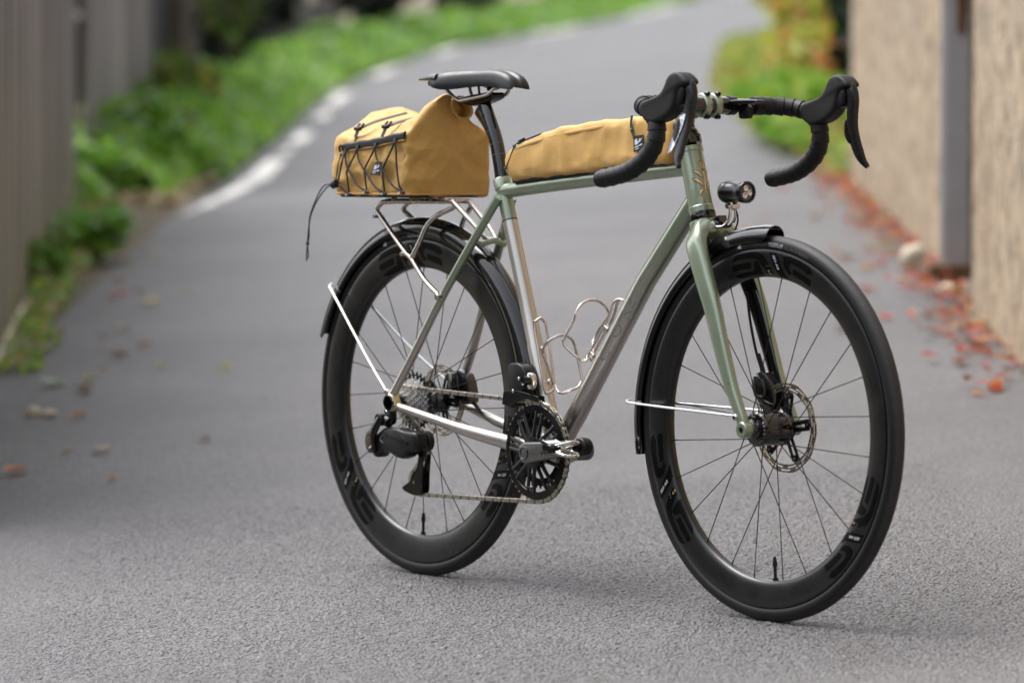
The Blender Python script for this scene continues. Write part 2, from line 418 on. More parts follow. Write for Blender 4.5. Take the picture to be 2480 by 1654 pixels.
# the aggregate of the tarmac as real relief where the lane is in focus: stones a few millimetres proud, pits between them
def aggregate():
    import numpy as np
    rg = np.random.default_rng(4); ds = .0036; S0, S1, T0_, T1_ = 6.55, 9.35, -1.10, 1.12
    S, T = np.meshgrid(np.arange(S0, S1, ds), np.arange(T0_, T1_, ds), indexing='ij')
    H = np.zeros_like(S)
    for cell, amp, pw in ((.0125, .0030, 1.0), (.0068, .0016, 1.0)):
        nx, ny = int((S1-S0)/cell)+3, int((T1_-T0_)/cell)+3
        jx, jy, hh = rg.random((nx, ny)), rg.random((nx, ny)), rg.random((nx, ny))
        ci, cj = ((S-S0)/cell).astype(int)+1, ((T-T0_)/cell).astype(int)+1; u, v = (S-S0)/cell+1, (T-T0_)/cell+1
        best = np.full(S.shape, 9.); bh = np.zeros_like(S)
        for a in (-1, 0, 1):
            for b in (-1, 0, 1):
                i, j = np.clip(ci+a, 0, nx-1), np.clip(cj+b, 0, ny-1); d = np.hypot(u-(i+jx[i, j]), v-(j+jy[i, j])); k = d < best; best = np.where(k, d, best); bh = np.where(k, hh[i, j], bh)
        H += amp*((.35+.65*bh)*np.clip(1.0-best**2*1.6, -.35, 1))
    edge = np.clip(np.minimum(np.minimum(S-S0, S1-S), np.minimum(T-T0_, T1_-T))/.25, 0, 1)
    H = (H-.0022)*edge-.0015*(1-edge)
    X = CAM.x+S*FH.x+T*RH.x; Y = CAM.y+S*FH.y+T*RH.y; Z = TAU*Y+H+.0012*edge
    n0, n1 = S.shape; co = np.stack([X, Y, Z], -1).reshape(-1, 3).astype(np.float32)
    idx = np.arange(n0*n1).reshape(n0, n1); q = np.stack([idx[:-1, :-1], idx[1:, :-1], idx[1:, 1:], idx[:-1, 1:]], -1).reshape(-1, 4)
    me = bpy.data.meshes.new('tarmac_aggregate'); me.vertices.add(len(co)); me.vertices.foreach_set('co', co.ravel())
    me.loops.add(q.size); me.loops.foreach_set('vertex_index', q.ravel().astype(np.int32)); me.polygons.add(len(q)); me.polygons.foreach_set('loop_start', np.arange(0, q.size, 4, dtype=np.int32))
    me.update(calc_edges=True); me.validate(); me.polygons.foreach_set('use_smooth', [True]*len(me.polygons)); me.materials.append(MATS['asphalt'])
    o = link('tarmac_aggregate', me, road); o['kind'] = 'stuff'
aggregate()
LINE = [(20.0, -1.60), (21.2, -1.50), (22.6, -1.42), (24.6, -1.42), (27.3, -1.41), (31, -1.43), (34.6, -1.46), (41.1, -1.28), (48.6, -.66), (53.6, .58), (63, 2.2), (72, 3.4)]
def line_piece(s0, s1, w0, w1):
    rows = []; k = max(2, int((s1-s0)/.5))
    for i in range(k+1):
        s = s0+(s1-s0)*i/k; w_ = (w0+(w1-w0)*i/k)*(1+.25*noise.noise(Vector((s*2.1, 0, 3)))); c = lerp_prof(LINE, s)
        rows.append((s, [c-w_/2, c+w_/2]))
    return sheet('edge_line', rows, 'worn_line_paint', road, dz=.004)
for a, b, w0, w1 in ((20.0, 22.45, .03, .13), (22.55, 25.0, .15, .11), (25.5, 26.3, .07, .06), (26.9, 28.3, .11, .10), (30.6, 31.8, .12, .09), (33.2, 35.6, .11, .12), (39.8, 42.0, .12, .12), (46.5, 49, .14, .16), (52, 55.5, .2, .2), (60, 66, .2, .2)):
    line_piece(a, b, w0, w1)

# ---------------------------------------------------------------- left: board fence
def fence_t(s): return -1.69-.073*(s-13.54) if s < 21.3 else -2.26-.030*(s-21.75)
board_me = None
def make_fence(name, s0, s1, h, label, gap=.012, seed=1):
    global board_me
    rnd = random.Random(seed); root = empty(name, lane((s0+s1)/2, fence_t((s0+s1)/2))); tag(root, label, 'fence')
    base = root.location
    d = (lane(s1, fence_t(s1))-lane(s0, fence_t(s0))).normalized(); dh = Vector((d.x, d.y, 0)).normalized(); nrm = Vector((dh.y, -dh.x, 0))
    if nrm.dot(Vector((RH.x, RH.y, 0))) < 0: nrm = -nrm
    ang = math.atan2(dh.y, dh.x)
    if board_me is None:
        m = MB(); wv = .070; hh = 1.0
        rings = []
        for z in (0, .5, .985, 1.0):
            e = .004 if z == 1.0 else 0
            rings.append([(-wv+e, -.010+e, z), (-wv+.004+e, -.012+e, z), (wv-.004-e, -.012+e, z), (wv-e, -.010+e, z), (wv-e, .012-e, z), (-wv+e, .012-e, z)])
        m.grid(rings, True, False, True, True); o = m.build('board', 'weathered_wood', None); board_me = o.data; bpy.data.objects.remove(o)
    n = int((s1-s0)/.1524)
    for i in range(n):
        s = s0+(i+.5)*(s1-s0)/n
        o = link('board', board_me, root); p = lane(s, fence_t(s)); 
        o.location = p-base+nrm*rnd.uniform(-.004, .004)+Vector((0, 0, .03)); o.rotation_euler = (rnd.uniform(-.006, .006), rnd.uniform(-.006, .006), ang)
        o.scale = ((s1-s0)/n*.5/.0765*rnd.uniform(.97, 1.0), 1, h*rnd.uniform(.985, 1.015))
    for hz in (.45, h-.35):
        m = MB(); a, b = lane(s0, fence_t(s0), hz)-nrm*.045-base, lane(s1, fence_t(s1), hz)-nrm*.045-base
        m.tube([a, b], .035, 4); m.build('rail', 'weathered_wood', root, smooth=0)
    k = max(2, round((s1-s0)/2.4)+1)
    for i in range(k):
        s = s0+.1+(s1-s0-.2)*i/(k-1); p = lane(s, fence_t(s))-nrm*.11-base
        m = MB(); m.box(p+Vector((0, 0, h/2-.05)), (.09, .09, h), Matrix.Rotation(ang, 3, 'Z')); m.build('post', 'weathered_wood', root, smooth=0)
    return root
make_fence('board_fence', 9.2, 20.9, 2.1, 'long grey weathered board fence with greenish foot, nearest at the left edge', seed=3)
make_fence('board_fence', 21.75, 27.6, 2.3, 'paler grey board fence beyond the dark gap, behind the green bank', seed=5)
# rail across the gap
m = MB(); a, b = lane(20.8, fence_t(20.8)-.06, .98), lane(21.9, fence_t(21.9)-.06, .98); m.tube([a, b], .045, 4)
tag(m.build('gap_rail', 'weathered_wood', smooth=0), 'short weathered rail crossing the dark gap between the two board fences', 'rail')
# dark shed wall behind the gap and beyond the fence
def slab(name, s0, t0, s1, t1, h, th, mat, label, cat, part=None):
    a, b = lane(s0, t0), lane(s1, t1); d = Vector((b.x-a.x, b.y-a.y, 0)); L = d.length; d.normalize(); n = Vector((-d.y, d.x, 0))
    m = MB(); k = max(2, int(L/1.0)); rings = []
    for i in range(k+1):
        q = a+(b-a)*(i/k); z0 = gz(q.x, q.y)-.25; z1 = gz(q.x, q.y)+h
        rings.append([(q.x-n.x*th/2, q.y-n.y*th/2, z0), (q.x+n.x*th/2, q.y+n.y*th/2, z0), (q.x+n.x*th/2, q.y+n.y*th/2, z1), (q.x-n.x*th/2, q.y-n.y*th/2, z1)])
    m.grid(rings, True, False, True, True)
    return tag(m.build(name, mat, smooth=0), label, cat)
slab('timber_wall', 27.9, -2.56, 33, -2.72, 2.6, .10, 'dark_wood', 'dark brown timber wall just beyond the paler fence', 'wall')
slab('timber_wall', 33.1, -2.72, 33.1, -5.5, 2.6, .12, 'dark_wood', 'dark brown timber wall facing down the lane behind the fences', 'wall')
slab('low_wall', 33.6, -2.95, 52, -2.35, .62, .3, 'old_wall', 'low brown stone wall half hidden behind the green bank', 'wall')

# ---------------------------------------------------------------- leaves as geometry
def leaf_mesh(name, n, sampler, mats, weights, parent=None, fold=.35, seed=1, elong=1.5):
    rnd = random.Random(seed); V, F, MI = [], [], []
    cum = []; tot = 0
    for w_ in weights: tot += w_; cum.append(tot)
    for i in range(n):
        p, sz, up = sampler(rnd)
        d = Vector((rnd.gauss(0, 1), rnd.gauss(0, 1), rnd.gauss(0, .5))).normalized()
        nr = Vector((rnd.gauss(0, .6), rnd.gauss(0, .6), up+rnd.gauss(0, .35))).normalized()
        sd_ = nr.cross(d)
        if sd_.length < .05: continue
        sd_.normalize(); d = sd_.cross(nr); l = sz*elong; b = len(V)
        V += [p-d*l/2, p+sd_*sz/2+nr*sz*fold*.3, p+d*l/2-nr*sz*.15, p-sd_*sz/2+nr*sz*fold*.3]
        F += [(b, b+1, b+2), (b, b+2, b+3)]
        x = rnd.random()*tot; k = next(j for j, c in enumerate(cum) if x <= c); MI += [k, k]
    me = bpy.data.meshes.new(name); me.from_pydata([tuple(v) for v in V], [], F)
    for m_ in mats: me.materials.append(MATS[m_])
    me.polygons.foreach_set('material_index', MI); me.update()
    return link(name, me, parent)
def bank_sampler(rnd):
    s = 18.3+(rnd.random()**1.5)*54
    te = lerp_prof(LINE, max(s, 20.)) - .14 - (.42 if s < 21.2 else .14 if s < 22.6 else .05)
    wd = .72 if s < 22 else .85 if s < 30 else 1.25
    q = rnd.random(); t = te-wd*q
    clump = .55+.55*noise.noise(Vector((s*.9, t*1.3, 1)))
    top = (.07+.30*min(1, q*2.4))*(clump+.25)*(1.25 if s < 27 else 1)
    h = top*(rnd.random()**.55)
    return lane(s, t, h+.01), rnd.uniform(.035, .085)*(1+.025*(s-18)), .9
tag(leaf_mesh('nettle_bank', 52000, bank_sampler, ['leaf_green', 'leaf_bright', 'leaf_sage', 'leaf_olive'], [4, 4, 2.2, 1], seed=11), 'low leafy green nettles covering the bank along the left road edge', 'ground cover', kind='stuff')
def foot_sampler(rnd):
    s = 12.6+rnd.random()*7.4; tf = fence_t(s)+.05; cl = max(0, .35+1.1*noise.noise(Vector((s*1.3, 7, 0))))*min(1, .4+(s-12.6)/4)
    q = rnd.random()**1.6; t = tf+q*(.05+.26*cl)
    h = (.03+.20*cl*(1-q*.6))*rnd.random()*min(1, .25+(s-12.6)/3)
    return lane(s, t, h+.012), rnd.uniform(.012, .036), .7
tag(leaf_mesh('fence_weeds', 2600, foot_sampler, ['leaf_green', 'leaf_bright', 'leaf_sage', 'leaf_straw', 'leaf_yellow', 'leaf_cream'], [2.4, 2, 2, 2, .9, 1], seed=12), 'mixed weeds and dry litter growing along the foot of the near fence', 'weeds', kind='stuff')
def litter_sampler(rnd):
    s = 20.3+rnd.random()*3.2; t = -2.25+rnd.random()*.62
    return lane(s, t, .02+.05*rnd.random()), rnd.uniform(.02, .05), 1.4
tag(leaf_mesh('leaf_litter', 900, litter_sampler, ['leaf_straw', 'leaf_brown', 'leaf_cream', 'leaf_olive'], [3, 1.5, 1.2, 1], seed=13), 'straw coloured leaf litter between the fence end and the white line', 'leaf litter', kind='stuff')
def clump(name, label, cat, s, t, rs, rt, h, n, mats, wts, size, seed, up=.5, trunk=True, shape='ball', group=None, base=0.):
    root = empty(name, lane(s, t)); tag(root, label, cat, group); b = root.location
    c0 = lane(s, t)
    blobs = []
    rb = random.Random(seed)
    for k in range(9):
        blobs.append((rb.uniform(-.6, .6)*rs, rb.uniform(-.6, .6)*rt, h*rb.uniform(.25, .85)+base, rb.uniform(.35, .6)))
    def smp(rnd):
        bs, bt, bh, br = rnd.choice(blobs)
        while True:
            v = Vector((rnd.uniform(-1, 1), rnd.uniform(-1, 1), rnd.uniform(-1, 1)))
            if .35 < v.length < 1: break
        v = v.normalized()*(.55+.45*rnd.random())
        p = lane(s+bs+v.x*rs*br, t+bt+v.y*rt*br, max(.03, bh+v.z*h*br*.55))
        return p-b, size*rnd.uniform(.6, 1.4), up
    leaf_mesh('crown' if trunk else 'foliage', n, smp, mats, wts, root, seed=seed)
    if trunk:
        m = MB()
        m.tube(crom([lane(s, t, -.05)-b, lane(s+.05, t+.04, h*.35)-b, lane(s-.05, t, h*.75)-b], 5), [.10*h/3]*4+[.08*h/3]*4+[.04*h/3]*3, 8)
        for k in range(5):
            bs, bt, bh, br = blobs[k]; m.tube(crom([lane(s, t, h*(.25+.08*k))-b, lane(s+bs*.5, t+bt*.5, bh*.8)-b, lane(s+bs, t+bt, bh)-b], 4), [.035*h/3]*5+[.02*h/3]*4, 6)
        m.build('trunk', 'bark', root)
    else:
        m = MB()
        for k in range(7):
            bs, bt, bh, br = blobs[k]; m.tube(crom([lane(s+bs*.2, t+bt*.2, -.03)-b, lane(s+bs*.6, t+bt*.6, bh*.6)-b, lane(s+bs, t+bt, bh)-b], 4), [.012*max(1, h)]*5+[.006*max(1, h)]*4, 5)
        m.build('stem', 'bark', root)
    return root
clump('wild_shrub', 'olive and yellow shrub against the end of the paler fence', 'shrub', 26.2, -2.02, .7, .24, .62, 1100, ['leaf_olive', 'leaf_yellow', 'leaf_green'], [4, 1, 1], .06, 21, trunk=False)
clump('broad_leaf_weed', 'dark green broad leaved weed leaning over the road by the fence', 'weed', 17.2, -1.76, .30, .16, .20, 220, ['leaf_green', 'leaf_sage', 'leaf_bright'], [4, 1.5, 1], .07, 22, trunk=False, up=1.2)
clump('ragged_weed', 'ragged green weed at the foot of the near fence', 'weed', 15.6, -1.76, .40, .08, .26, 220, ['leaf_green', 'leaf_olive'], [3, 2], .05, 23, trunk=False, up=1.0)
for i, (s, t, h, rs, lab) in enumerate(((36, -3.35, 2.2, 1.6, 'dark evergreen shrub just right of the brown timber wall'), (40, -3.2, 2.2, 1.8, 'dark evergreen shrub above the near half of the low wall'),
                                       (44.5, -3.0, 2.3, 2.0, 'dark evergreen shrub above the far half of the low wall'), (49.5, -2.65, 2.4, 2.2, 'dark evergreen shrub left of the pale trunk'),
                                       (55, -1.95, 2.6, 2.4, 'dark evergreen shrub just behind the pale trunk'), (62, -.9, 2.8, 2.8, 'dark evergreen shrub behind the far end of the bank'), (72, .9, 3.2, 3.4, 'dark evergreen shrub farthest up the road'))):
    clump('evergreen_shrub', lab, 'shrub', s, t, rs, .85, h, 4600, ['leaf_shade_dark', 'leaf_ivy'], [5, .5], .13, 31+i, up=.2, trunk=False, group='dark evergreens behind the bank')  # deep shade of these shrubs is painted into their near-black leaf colour
clump('hanging_shrub', 'olive green shrub hanging over the low wall in front of the evergreens', 'shrub', 34.2, -2.35, .6, .28, 1.5, 700, ['leaf_olive', 'leaf_ivy', 'leaf_green'], [3, 1.5, .6], .09, 41, trunk=False, base=.5)
def trunk(name, s, t, r, h, mat, label, lean=.1):
    b = lane(s, t); root = empty(name, b); tag(root, label, 'tree trunk' if mat == 'bark' else 'post')
    m = MB(); P = crom([(0, 0, -.1), (lean*.4, .02, h*.4), (lean, 0, h)], 6); m.tube(P, [r*(1.25-.5*i/len(P)) for i in range(len(P))], 10)
    m.build('stem', mat, root); return root
trunk('bare_trunk', 30.5, -2.48, .09, 3.2, 'bark', 'slim brown bare trunk beside the end of the paler fence', .05)
trunk('pale_trunk', 57, -.95, .16, 4.0, 'old_wall', 'pale grey trunk standing in the far nettles above the road', .1)

# ---------------------------------------------------------------- right: wall, post, verge
slab('harled_wall', -4.5, 1.147, 12.5, 1.5806, 2.6, .36, 'harled_render', 'tall sandy harled wall at the right picture edge, nearer than the steel post', 'wall')
slab('harled_wall', 14.05, 1.648, 19.0, 1.734, 2.6, .34, 'harled_render', 'tall sandy harled wall beyond the steel post', 'wall')
slab('gap_wall', 12.4, 1.80, 14.3, 1.83, 2.5, .2, 'old_wall', 'dark recess wall behind the steel post', 'wall')
slab('garden_wall', 19.6, 2.55, 40, 3.2, 2.2, .3, 'old_wall', 'brown garden wall behind the dark ivy on the right', 'wall')
pb = lane(13.8, 1.49); post = empty('steel_post', pb); tag(post, 'grey galvanised steel post standing against the harled wall', 'post')
wr = Matrix.Rotation(YAW+.02, 3, 'Z')
m = MB(); m.box((0, 0, 1.25), (.012, .084, 2.6), wr); m.build('front_flange', 'galvanised', post, smooth=0)
m = MB(); m.box(wr @ Vector((.05, .0, 0))+Vector((0, 0, 1.25)), (.09, .014, 2.6), wr); m.build('web', 'galvanised', post, smooth=0)
m = MB(); m.box(wr @ Vector((.10, .0, 0))+Vector((0, 0, 1.25)), (.012, .084, 2.6), wr); m.build('rear_flange', 'galvanised', post, smooth=0)
m = MB(); m.box(wr @ Vector((-.012, -.015, 0))+Vector((0, 0, .93)), (.012, .035, .10), wr); m.tube([wr @ Vector((-.02, -.015, 0))+Vector((0, 0, .96)), wr @ Vector((-.06, -.015, 0))+Vector((0, 0, .95))], .012, 8); m.build('hinge_bracket', 'rust', post, smooth=0)
m = MB(); m.box(wr @ Vector((-.012, -.012, 0))+Vector((0, 0, .86)), (.010, .028, .08), wr); m.build('bracket_plate', 'rust', post, smooth=0)
m = MB(); m.box((0, 0, .02), (.20, .20, .05), wr); m.build('base_plate', 'rust', post, smooth=0)
def stone(s, t, d, label, seed, mat='pale_stone'):
    bm = bmesh.new(); bmesh.ops.create_icosphere(bm, subdivisions=3, radius=1)
    for v in bm.verts:
        q = v.co+Vector((seed, 0, 0)); f = 1+.28*noise.noise(q*1.1)+.10*noise.noise(q*3.1)
        v.co = Vector((v.co.x*d[0], v.co.y*d[1], v.co.z*d[2]))*f
    me = bpy.data.meshes.new('stone'); bm.to_mesh(me); bm.free(); me.materials.append(MATS[mat])
    me.polygons.foreach_set('use_smooth', [True]*len(me.polygons))
    o = link('stone', me); o.location = lane(s, t, d[2]*.6); o.rotation_euler = (0, 0, seed*1.7); return tag(o, label, 'stone')
stone(14.25, 1.40, (.058, .045, .056), 'pale rounded stone leaning at the foot of the steel post', 2)
stone(13.2, 1.40, (.042, .032, .022), 'small flat pale stone on the road in front of the steel post', 5)
stone(11.4, -1.33, (.022, .02, .018), 'white stone lying on the road near the left fence', 8)
stone(11.35, -1.28, (.026, .02, .014), 'grey beige stone beside the white stone near the left fence', 11)
clump('autumn_shrub', 'yellow green shrub with orange leaves on the right verge', 'shrub', 29.5, 2.05, 3.2, .55, .95, 3600, ['grass_lime', 'leaf_yellow', 'leaf_orange', 'grass_green'], [4, 3, 1.8, 1.2], .075, 51, trunk=False, up=.8)
clump('verge_grass_clump', 'bright green grass clump at the near end of the right verge', 'grass clump', 22.6, 1.62, 1.6, .36, .38, 2600, ['grass_green', 'grass_lime', 'leaf_bright'], [4, 2, 1], .05, 52, trunk=False, up=.6)
clump('red_shrub', 'small red leaved shrub beside the dark ivy', 'shrub', 24.6, 1.98, .5, .14, .75, 230, ['leaf_red', 'leaf_orange', 'leaf_yellow'], [2, 2, 1.5], .06, 53, trunk=False)
clump('dark_ivy', 'dark ivy shrub against the far end of the harled wall', 'shrub', 21.7, 2.12, 1.5, .42, 2.3, 5200, ['leaf_ivy', 'leaf_shade_dark'], [1.2, 2.4], .08, 54, trunk=False, up=.2)
clump('yellow_bush', 'yellow bush at the far right bend of the road', 'bush', 46, 4.2, 3.0, .9, 2.2, 2600, ['leaf_yellow', 'grass_lime'], [3, 2], .12, 55, trunk=False)
clump('far_hedge', 'green hedge behind the yellow bush at the bend', 'hedge', 60, 7.0, 6.0, 1.6, 3.0, 3200, ['leaf_ivy', 'leaf_green'], [2, 1], .18, 56, trunk=False)
def verge_sampler(rnd):
    s = 19.4+rnd.random()*22; te = lerp_prof(RE, s)
    t = te-.25+rnd.random()*.9
    return lane(s, t, rnd.random()*.16+.01), rnd.uniform(.02, .055), .6
tag(leaf_mesh('verge_cover', 7000, verge_sampler, ['grass_green', 'grass_lime', 'leaf_orange', 'leaf_brown'], [4, 3, 1.2, .7], seed=57), 'low grass and leaves along the right road edge', 'ground cover', kind='stuff')
def drift_sampler(rnd):
    s = 10.4+rnd.random()**.8*10; tw = 1.36+(s-10.91)*.0255 if s < 12.6 else 1.475+(s-13.9)*.0174
    t = tw-abs(rnd.gauss(0, .075))
    return lane(s, t, .008+.03*rnd.random()), rnd.uniform(.022, .048), 2.2
tag(leaf_mesh('leaf_drift', 620, drift_sampler, ['leaf_red', 'leaf_orange', 'leaf_brown', 'leaf_pink', 'leaf_straw'], [2.6, 1.8, 3, .9, .8], seed=58), 'thin drift of red and brown leaves along the foot of the wall', 'leaf litter', kind='stuff')
# single fallen leaves on the road
LEAFME = {}
def fallen(s, t, mat, size, rot, label, group=None):
    if mat not in LEAFME:
        bm = bmesh.new(); pts = []
        for k in range(13):
            a = k/12; wv = .38*math.sin(math.pi*a**.85); pts.append((a-.5, wv))
        vs = [bm.verts.new((x, 0, .10*(x*x)*1.6)) for x, y in pts]; vu = [bm.verts.new((x, y, .10*x*x*1.6+.22*y)) for x, y in pts[1:-1]]; vd = [bm.verts.new((x, -y, .10*x*x*1.6+.18*y)) for x, y in pts[1:-1]]
        for a, b in ((vu, 1), (vd, -1)):
            A = [vs[0]]+a+[vs[-1]]
            for i in range(12):
                q = [vs[i], vs[i+1], A[i+1], A[i]]; q2 = []
                for v in q:
                    if v not in q2: q2.append(v)
                if len(q2) > 2: bm.faces.new(q2 if b > 0 else q2[::-1])
        st = [bm.verts.new((x, y, .02)) for x, y in ((-.5, .012), (-.5, -.012), (-.72, -.01), (-.72, .01))]; bm.faces.new(st)
        me = bpy.data.meshes.new('fallen_leaf'); bm.to_mesh(me); bm.free(); me.materials.append(MATS[mat]); LEAFME[mat] = me
    o = link('fallen_leaf', LEAFME[mat]); o.location = lane(s, t, .003+.004*size/.05); o.scale = (size*1.15, size*1.15, size*2.2); o.rotation_euler = (0, -TAU*.3, rot)
    if label is None: label = '%s leaf lying on the road %s' % ({'leaf_straw': 'straw coloured', 'leaf_sage': 'pale green'}.get(mat, mat[5:]), 'near the foot of the harled wall' if t > 0 else 'edge by the near fence')
    return tag(o, label, 'leaf', group)
for a in ((14.87, -1.31, 'leaf_cream', .085, .6, 'cream leaf on the road, right of the weeds by the left fence'), (13.92, -1.31, 'leaf_straw', .075, 2.2, 'pale yellow leaf on the road just nearer than the cream leaf'),
          (15.35, -1.46, 'leaf_pink', .065, 1.1, 'pinkish leaf on the road beside the weeds by the left fence'), (12.18, -1.36, 'leaf_sage', .095, 2.45, 'long pale green leaf on the road near the left picture edge'),
          (12.54, 1.14, 'leaf_pink', .055, .4, 'bright pink red leaf on the road right of the front wheel'), (12.20, 1.31, 'leaf_red', .06, 1.3, 'dark red leaf on the road below the steel post'),
          (12.1, 1.24, 'leaf_straw', .045, 2.0, 'straw leaf on the road left of the dark red leaf'), (15.19, 1.38, 'leaf_yellow', .06, .9, 'yellow leaf at the wall foot beyond the steel post'),
          (9.85, -.96, 'leaf_orange', .03, .2, 'tiny orange leaf on the road, low at the left'), (10.1, -1.22, 'leaf_orange', .07, 1.8, 'orange leaf at the left picture edge'),
          (10.55, -.79, 'leaf_brown', .045, 2.6, 'small brown leaf on the road left of the rear wheel'), (9.6, .62, 'leaf_orange', .02, .4, 'orange speck of leaf seen through the front wheel'),
          (10.4, 1.18, 'leaf_orange', .04, .8, 'orange leaf on the road right of the front tyre')):
    fallen(*a)
rnd = random.Random(5)
for k in range(46):
    s = rnd.uniform(10.8, 19.5); t = 1.36+(s-10.91)*.0220-abs(rnd.gauss(0, .16))
    fallen(s, t, rnd.choice(['leaf_red', 'leaf_orange', 'leaf_brown', 'leaf_orange', 'leaf_straw']), rnd.uniform(.03, .07), rnd.uniform(0, 6), None, 'autumn leaves by the wall foot')
for k in range(34):
    s = rnd.uniform(9.9, 18.5); t = fence_t(s)+.3+abs(rnd.gauss(0, .14))
    fallen(s, t, rnd.choice(['leaf_orange', 'leaf_straw', 'leaf_brown', 'leaf_cream', 'leaf_yellow']), rnd.uniform(.025, .06), rnd.uniform(0, 6), None, 'faded leaves by the fence')
rnd = random.Random(9)
gme = None
for k in range(60):
    s = rnd.uniform(6.6, 9.5); t = rnd.uniform(-1.0, 1.0)
    if gme is None:
        bm = bmesh.new(); bmesh.ops.create_icosphere(bm, subdivisions=1, radius=1)
        for v in bm.verts: v.co *= 1+.3*noise.noise(v.co*2)
        gme = bpy.data.meshes.new('pebble'); bm.to_mesh(gme); bm.free(); gme.materials.append(MATS['pale_stone'])
    o = link('pebble', gme); r = rnd.uniform(.0015, .0042); o.scale = (r, r*rnd.uniform(.7, 1), r*.7); o.location = lane(s, t, r*.4); o.rotation_euler = (0, 0, rnd.uniform(0, 6))
    tag(o, 'tiny pale grit pebble on the road surface around the bicycle', 'pebble', 'grit on the road')

# unseen dark hedge added on the left so the black rims reflect darkness
root = empty('reflection_hedge', lane(3, -3.3)); tag(root, 'unseen dark hedge added on the left to darken reflections, nearer than the board fence', 'hedge'); hb0 = Vector(root.location)
def hedge_sampler(rnd):
    s = rnd.uniform(-5, 8.9); t = -3.3+rnd.uniform(-.45, .45); hh = rnd.random()
    return lane(s, t, .04+1.75*hh)-hb0, rnd.uniform(.05, .11), .2
leaf_mesh('foliage', 19000, hedge_sampler, ['leaf_shade_dark', 'leaf_ivy'], [4, 1.2], root, seed=71)
m = MB()
for k in range(14): a = lane(-4.5+k, -3.3)-hb0; m.tube([a-Vector((0, 0, .05)), a+Vector((.03, .02, .45)), a+Vector((.0, .08, 1.0))], [.02, .016, .008], 6)
m.build('stem', 'bark', root)

# unseen dark trees added behind the photographer to block low sky and darken reflections
for i, (s, t) in enumerate(((-8.5, -6.0), (-9.5, -2.2), (-9.0, 1.6), (-8.0, 5.2), (-3.5, 5.0))):
    clump('reflection_tree', 'unseen tall dark tree added behind the photographer to darken reflections', 'tree', s, t, 2.2, 2.2, 7.0, 3600, ['leaf_ivy', 'leaf_shade_dark'], [2, 1], .30, 81+i, up=.3, group='added trees behind the photographer')
# ================================================================ the bicycle (x forward, y to its left, z up; rear tyre touches the road at 0,0,0)
bike = empty('bicycle', (0, 0, 0)); tag(bike, 'green and bare titanium drop bar bicycle standing on the lane', 'bicycle')
WR = .341; WB = 1.018
BB = Vector((.4145, 0, .2665)); STT = Vector((.2499, 0, .7573)); HT0 = Vector((.8318, 0, .7222)); HT1 = Vector((.7986, 0, .8357))
HU = (HT1-HT0).normalized()
def bpart(name): return bike
# --- frame
fr = MB()
fr.tube([BB+Vector((0, -.036, 0)), BB+Vector((0, .036, 0))], .0225, 28)
frame = fr.build('frame', 'titanium', bike)          # bottom bracket shell, tubes are its pieces
def ftube(name, pts, r, mat, n=24, ref=None):
    m = MB(); m.tube(pts, r, n, ref); return m.build(name, mat, frame)
su = (STT-BB).normalized()
stp = [BB+su*d for d in (.012, .10, .205, .212, .30, .40, .47, .51, .518)]
ftube('seat_tube', stp, [.0172, .0170, .0168, .0155, .0150, .0146, .0146, .0146, .0146], 'seat_tube_finish')
m = MB(); c = STT+su*.012; m.tube([c-su*.012, c-su*.0105, c+su*.0085, c+su*.010], [.0155, .0168, .0168, .0158], 24); m.build('seat_collar', 'green_paint', frame)
m = MB(); c = BB+su*.4555; m.tube([c-su*.0011, c+su*.0011], [.01505, .01505], 24); m.build('paint_line', 'black_plastic', frame)
ftube('top_tube', [(.2499, 0, .7545), (.42, 0, .7702), (.62, 0, .7867), (.812, 0, .8018)], .0147, 'green_paint')
ftube('down_tube', [(.4145, 0, .2680), (.4781, 0, .3416), (.6765, 0, .5937), (.8305, 0, .7560)], [.0190, .0192, .0192, .0188], 'down_tube_finish')
ht = []; hr = []
for d, r in ((-.003, .0215), (-.0025, .0238), (.007, .0238), (.0085, .0224), (.06, .0220), (.1085, .0220), (.110, .0236), (.1185, .0236), (.119, .0215)):
    ht.append(HT0+HU*d); hr.append(r)
ftube('head_tube', ht, hr, 'green_paint', 40)
for sg in (-1, 1):
    ftube('seat_stay', crom([(.2555, sg*.017, .742), (.19, sg*.036, .646), (.1218, sg*.055, .5427), (.0635, sg*.070, .446), (.0035, sg*.0805, .358)], 5), [.0089-.0007*i/20 for i in range(21)], 'stay_finish', 16)
    ftube('chain_stay', crom([(.4105, sg*.030, .2690), (.3121, sg*.042, .2800), (.22, sg*.054, .2940), (.1599, sg*.061, .3048), (.0131, sg*.0785, .3345)], 4), [(.0160-.0085*(i/16)**1.1, .0100-.0025*i/16) for i in range(17)], 'titanium', 18, ref=(0, 1, 0))
    m = MB(); m.pillow(smoothp([(-.017, .330), (-.014, .355), (.004, .366), (.018, .345), (.022, .329), (.006, .322)], 2), sg*.080, .0085, .003); m.build('dropout', 'yellow_metal', frame)
    m = MB(); m.lathe([(.0155, sg*.0845), (.0165, sg*.0865), (.0165, sg*.0905), (.0135, sg*.0925), (.0125, sg*.0885), (0.0001, sg*.0885)], 28, c=(0, 0, WR)); m.build('axle_nut', 'black_anodised', frame)
    m = MB(); m.lathe([(.0168, sg*.0893), (.0176, sg*.0900), (.0168, sg*.0907), (.0160, sg*.09)], 28, c=(0, 0, WR), closed=True); m.build('axle_ring', 'polished_steel', frame)
m = MB(); m.tube([(.215, -.030, .652), (.219, 0, .660), (.215, .030, .652)], .0062, 12); m.build('bridge', 'green_paint', frame)
m = MB(); m.tube([(.357, -.035, .276), (.357, .035, .276)], .0062, 12); m.build('bridge', 'titanium', frame)
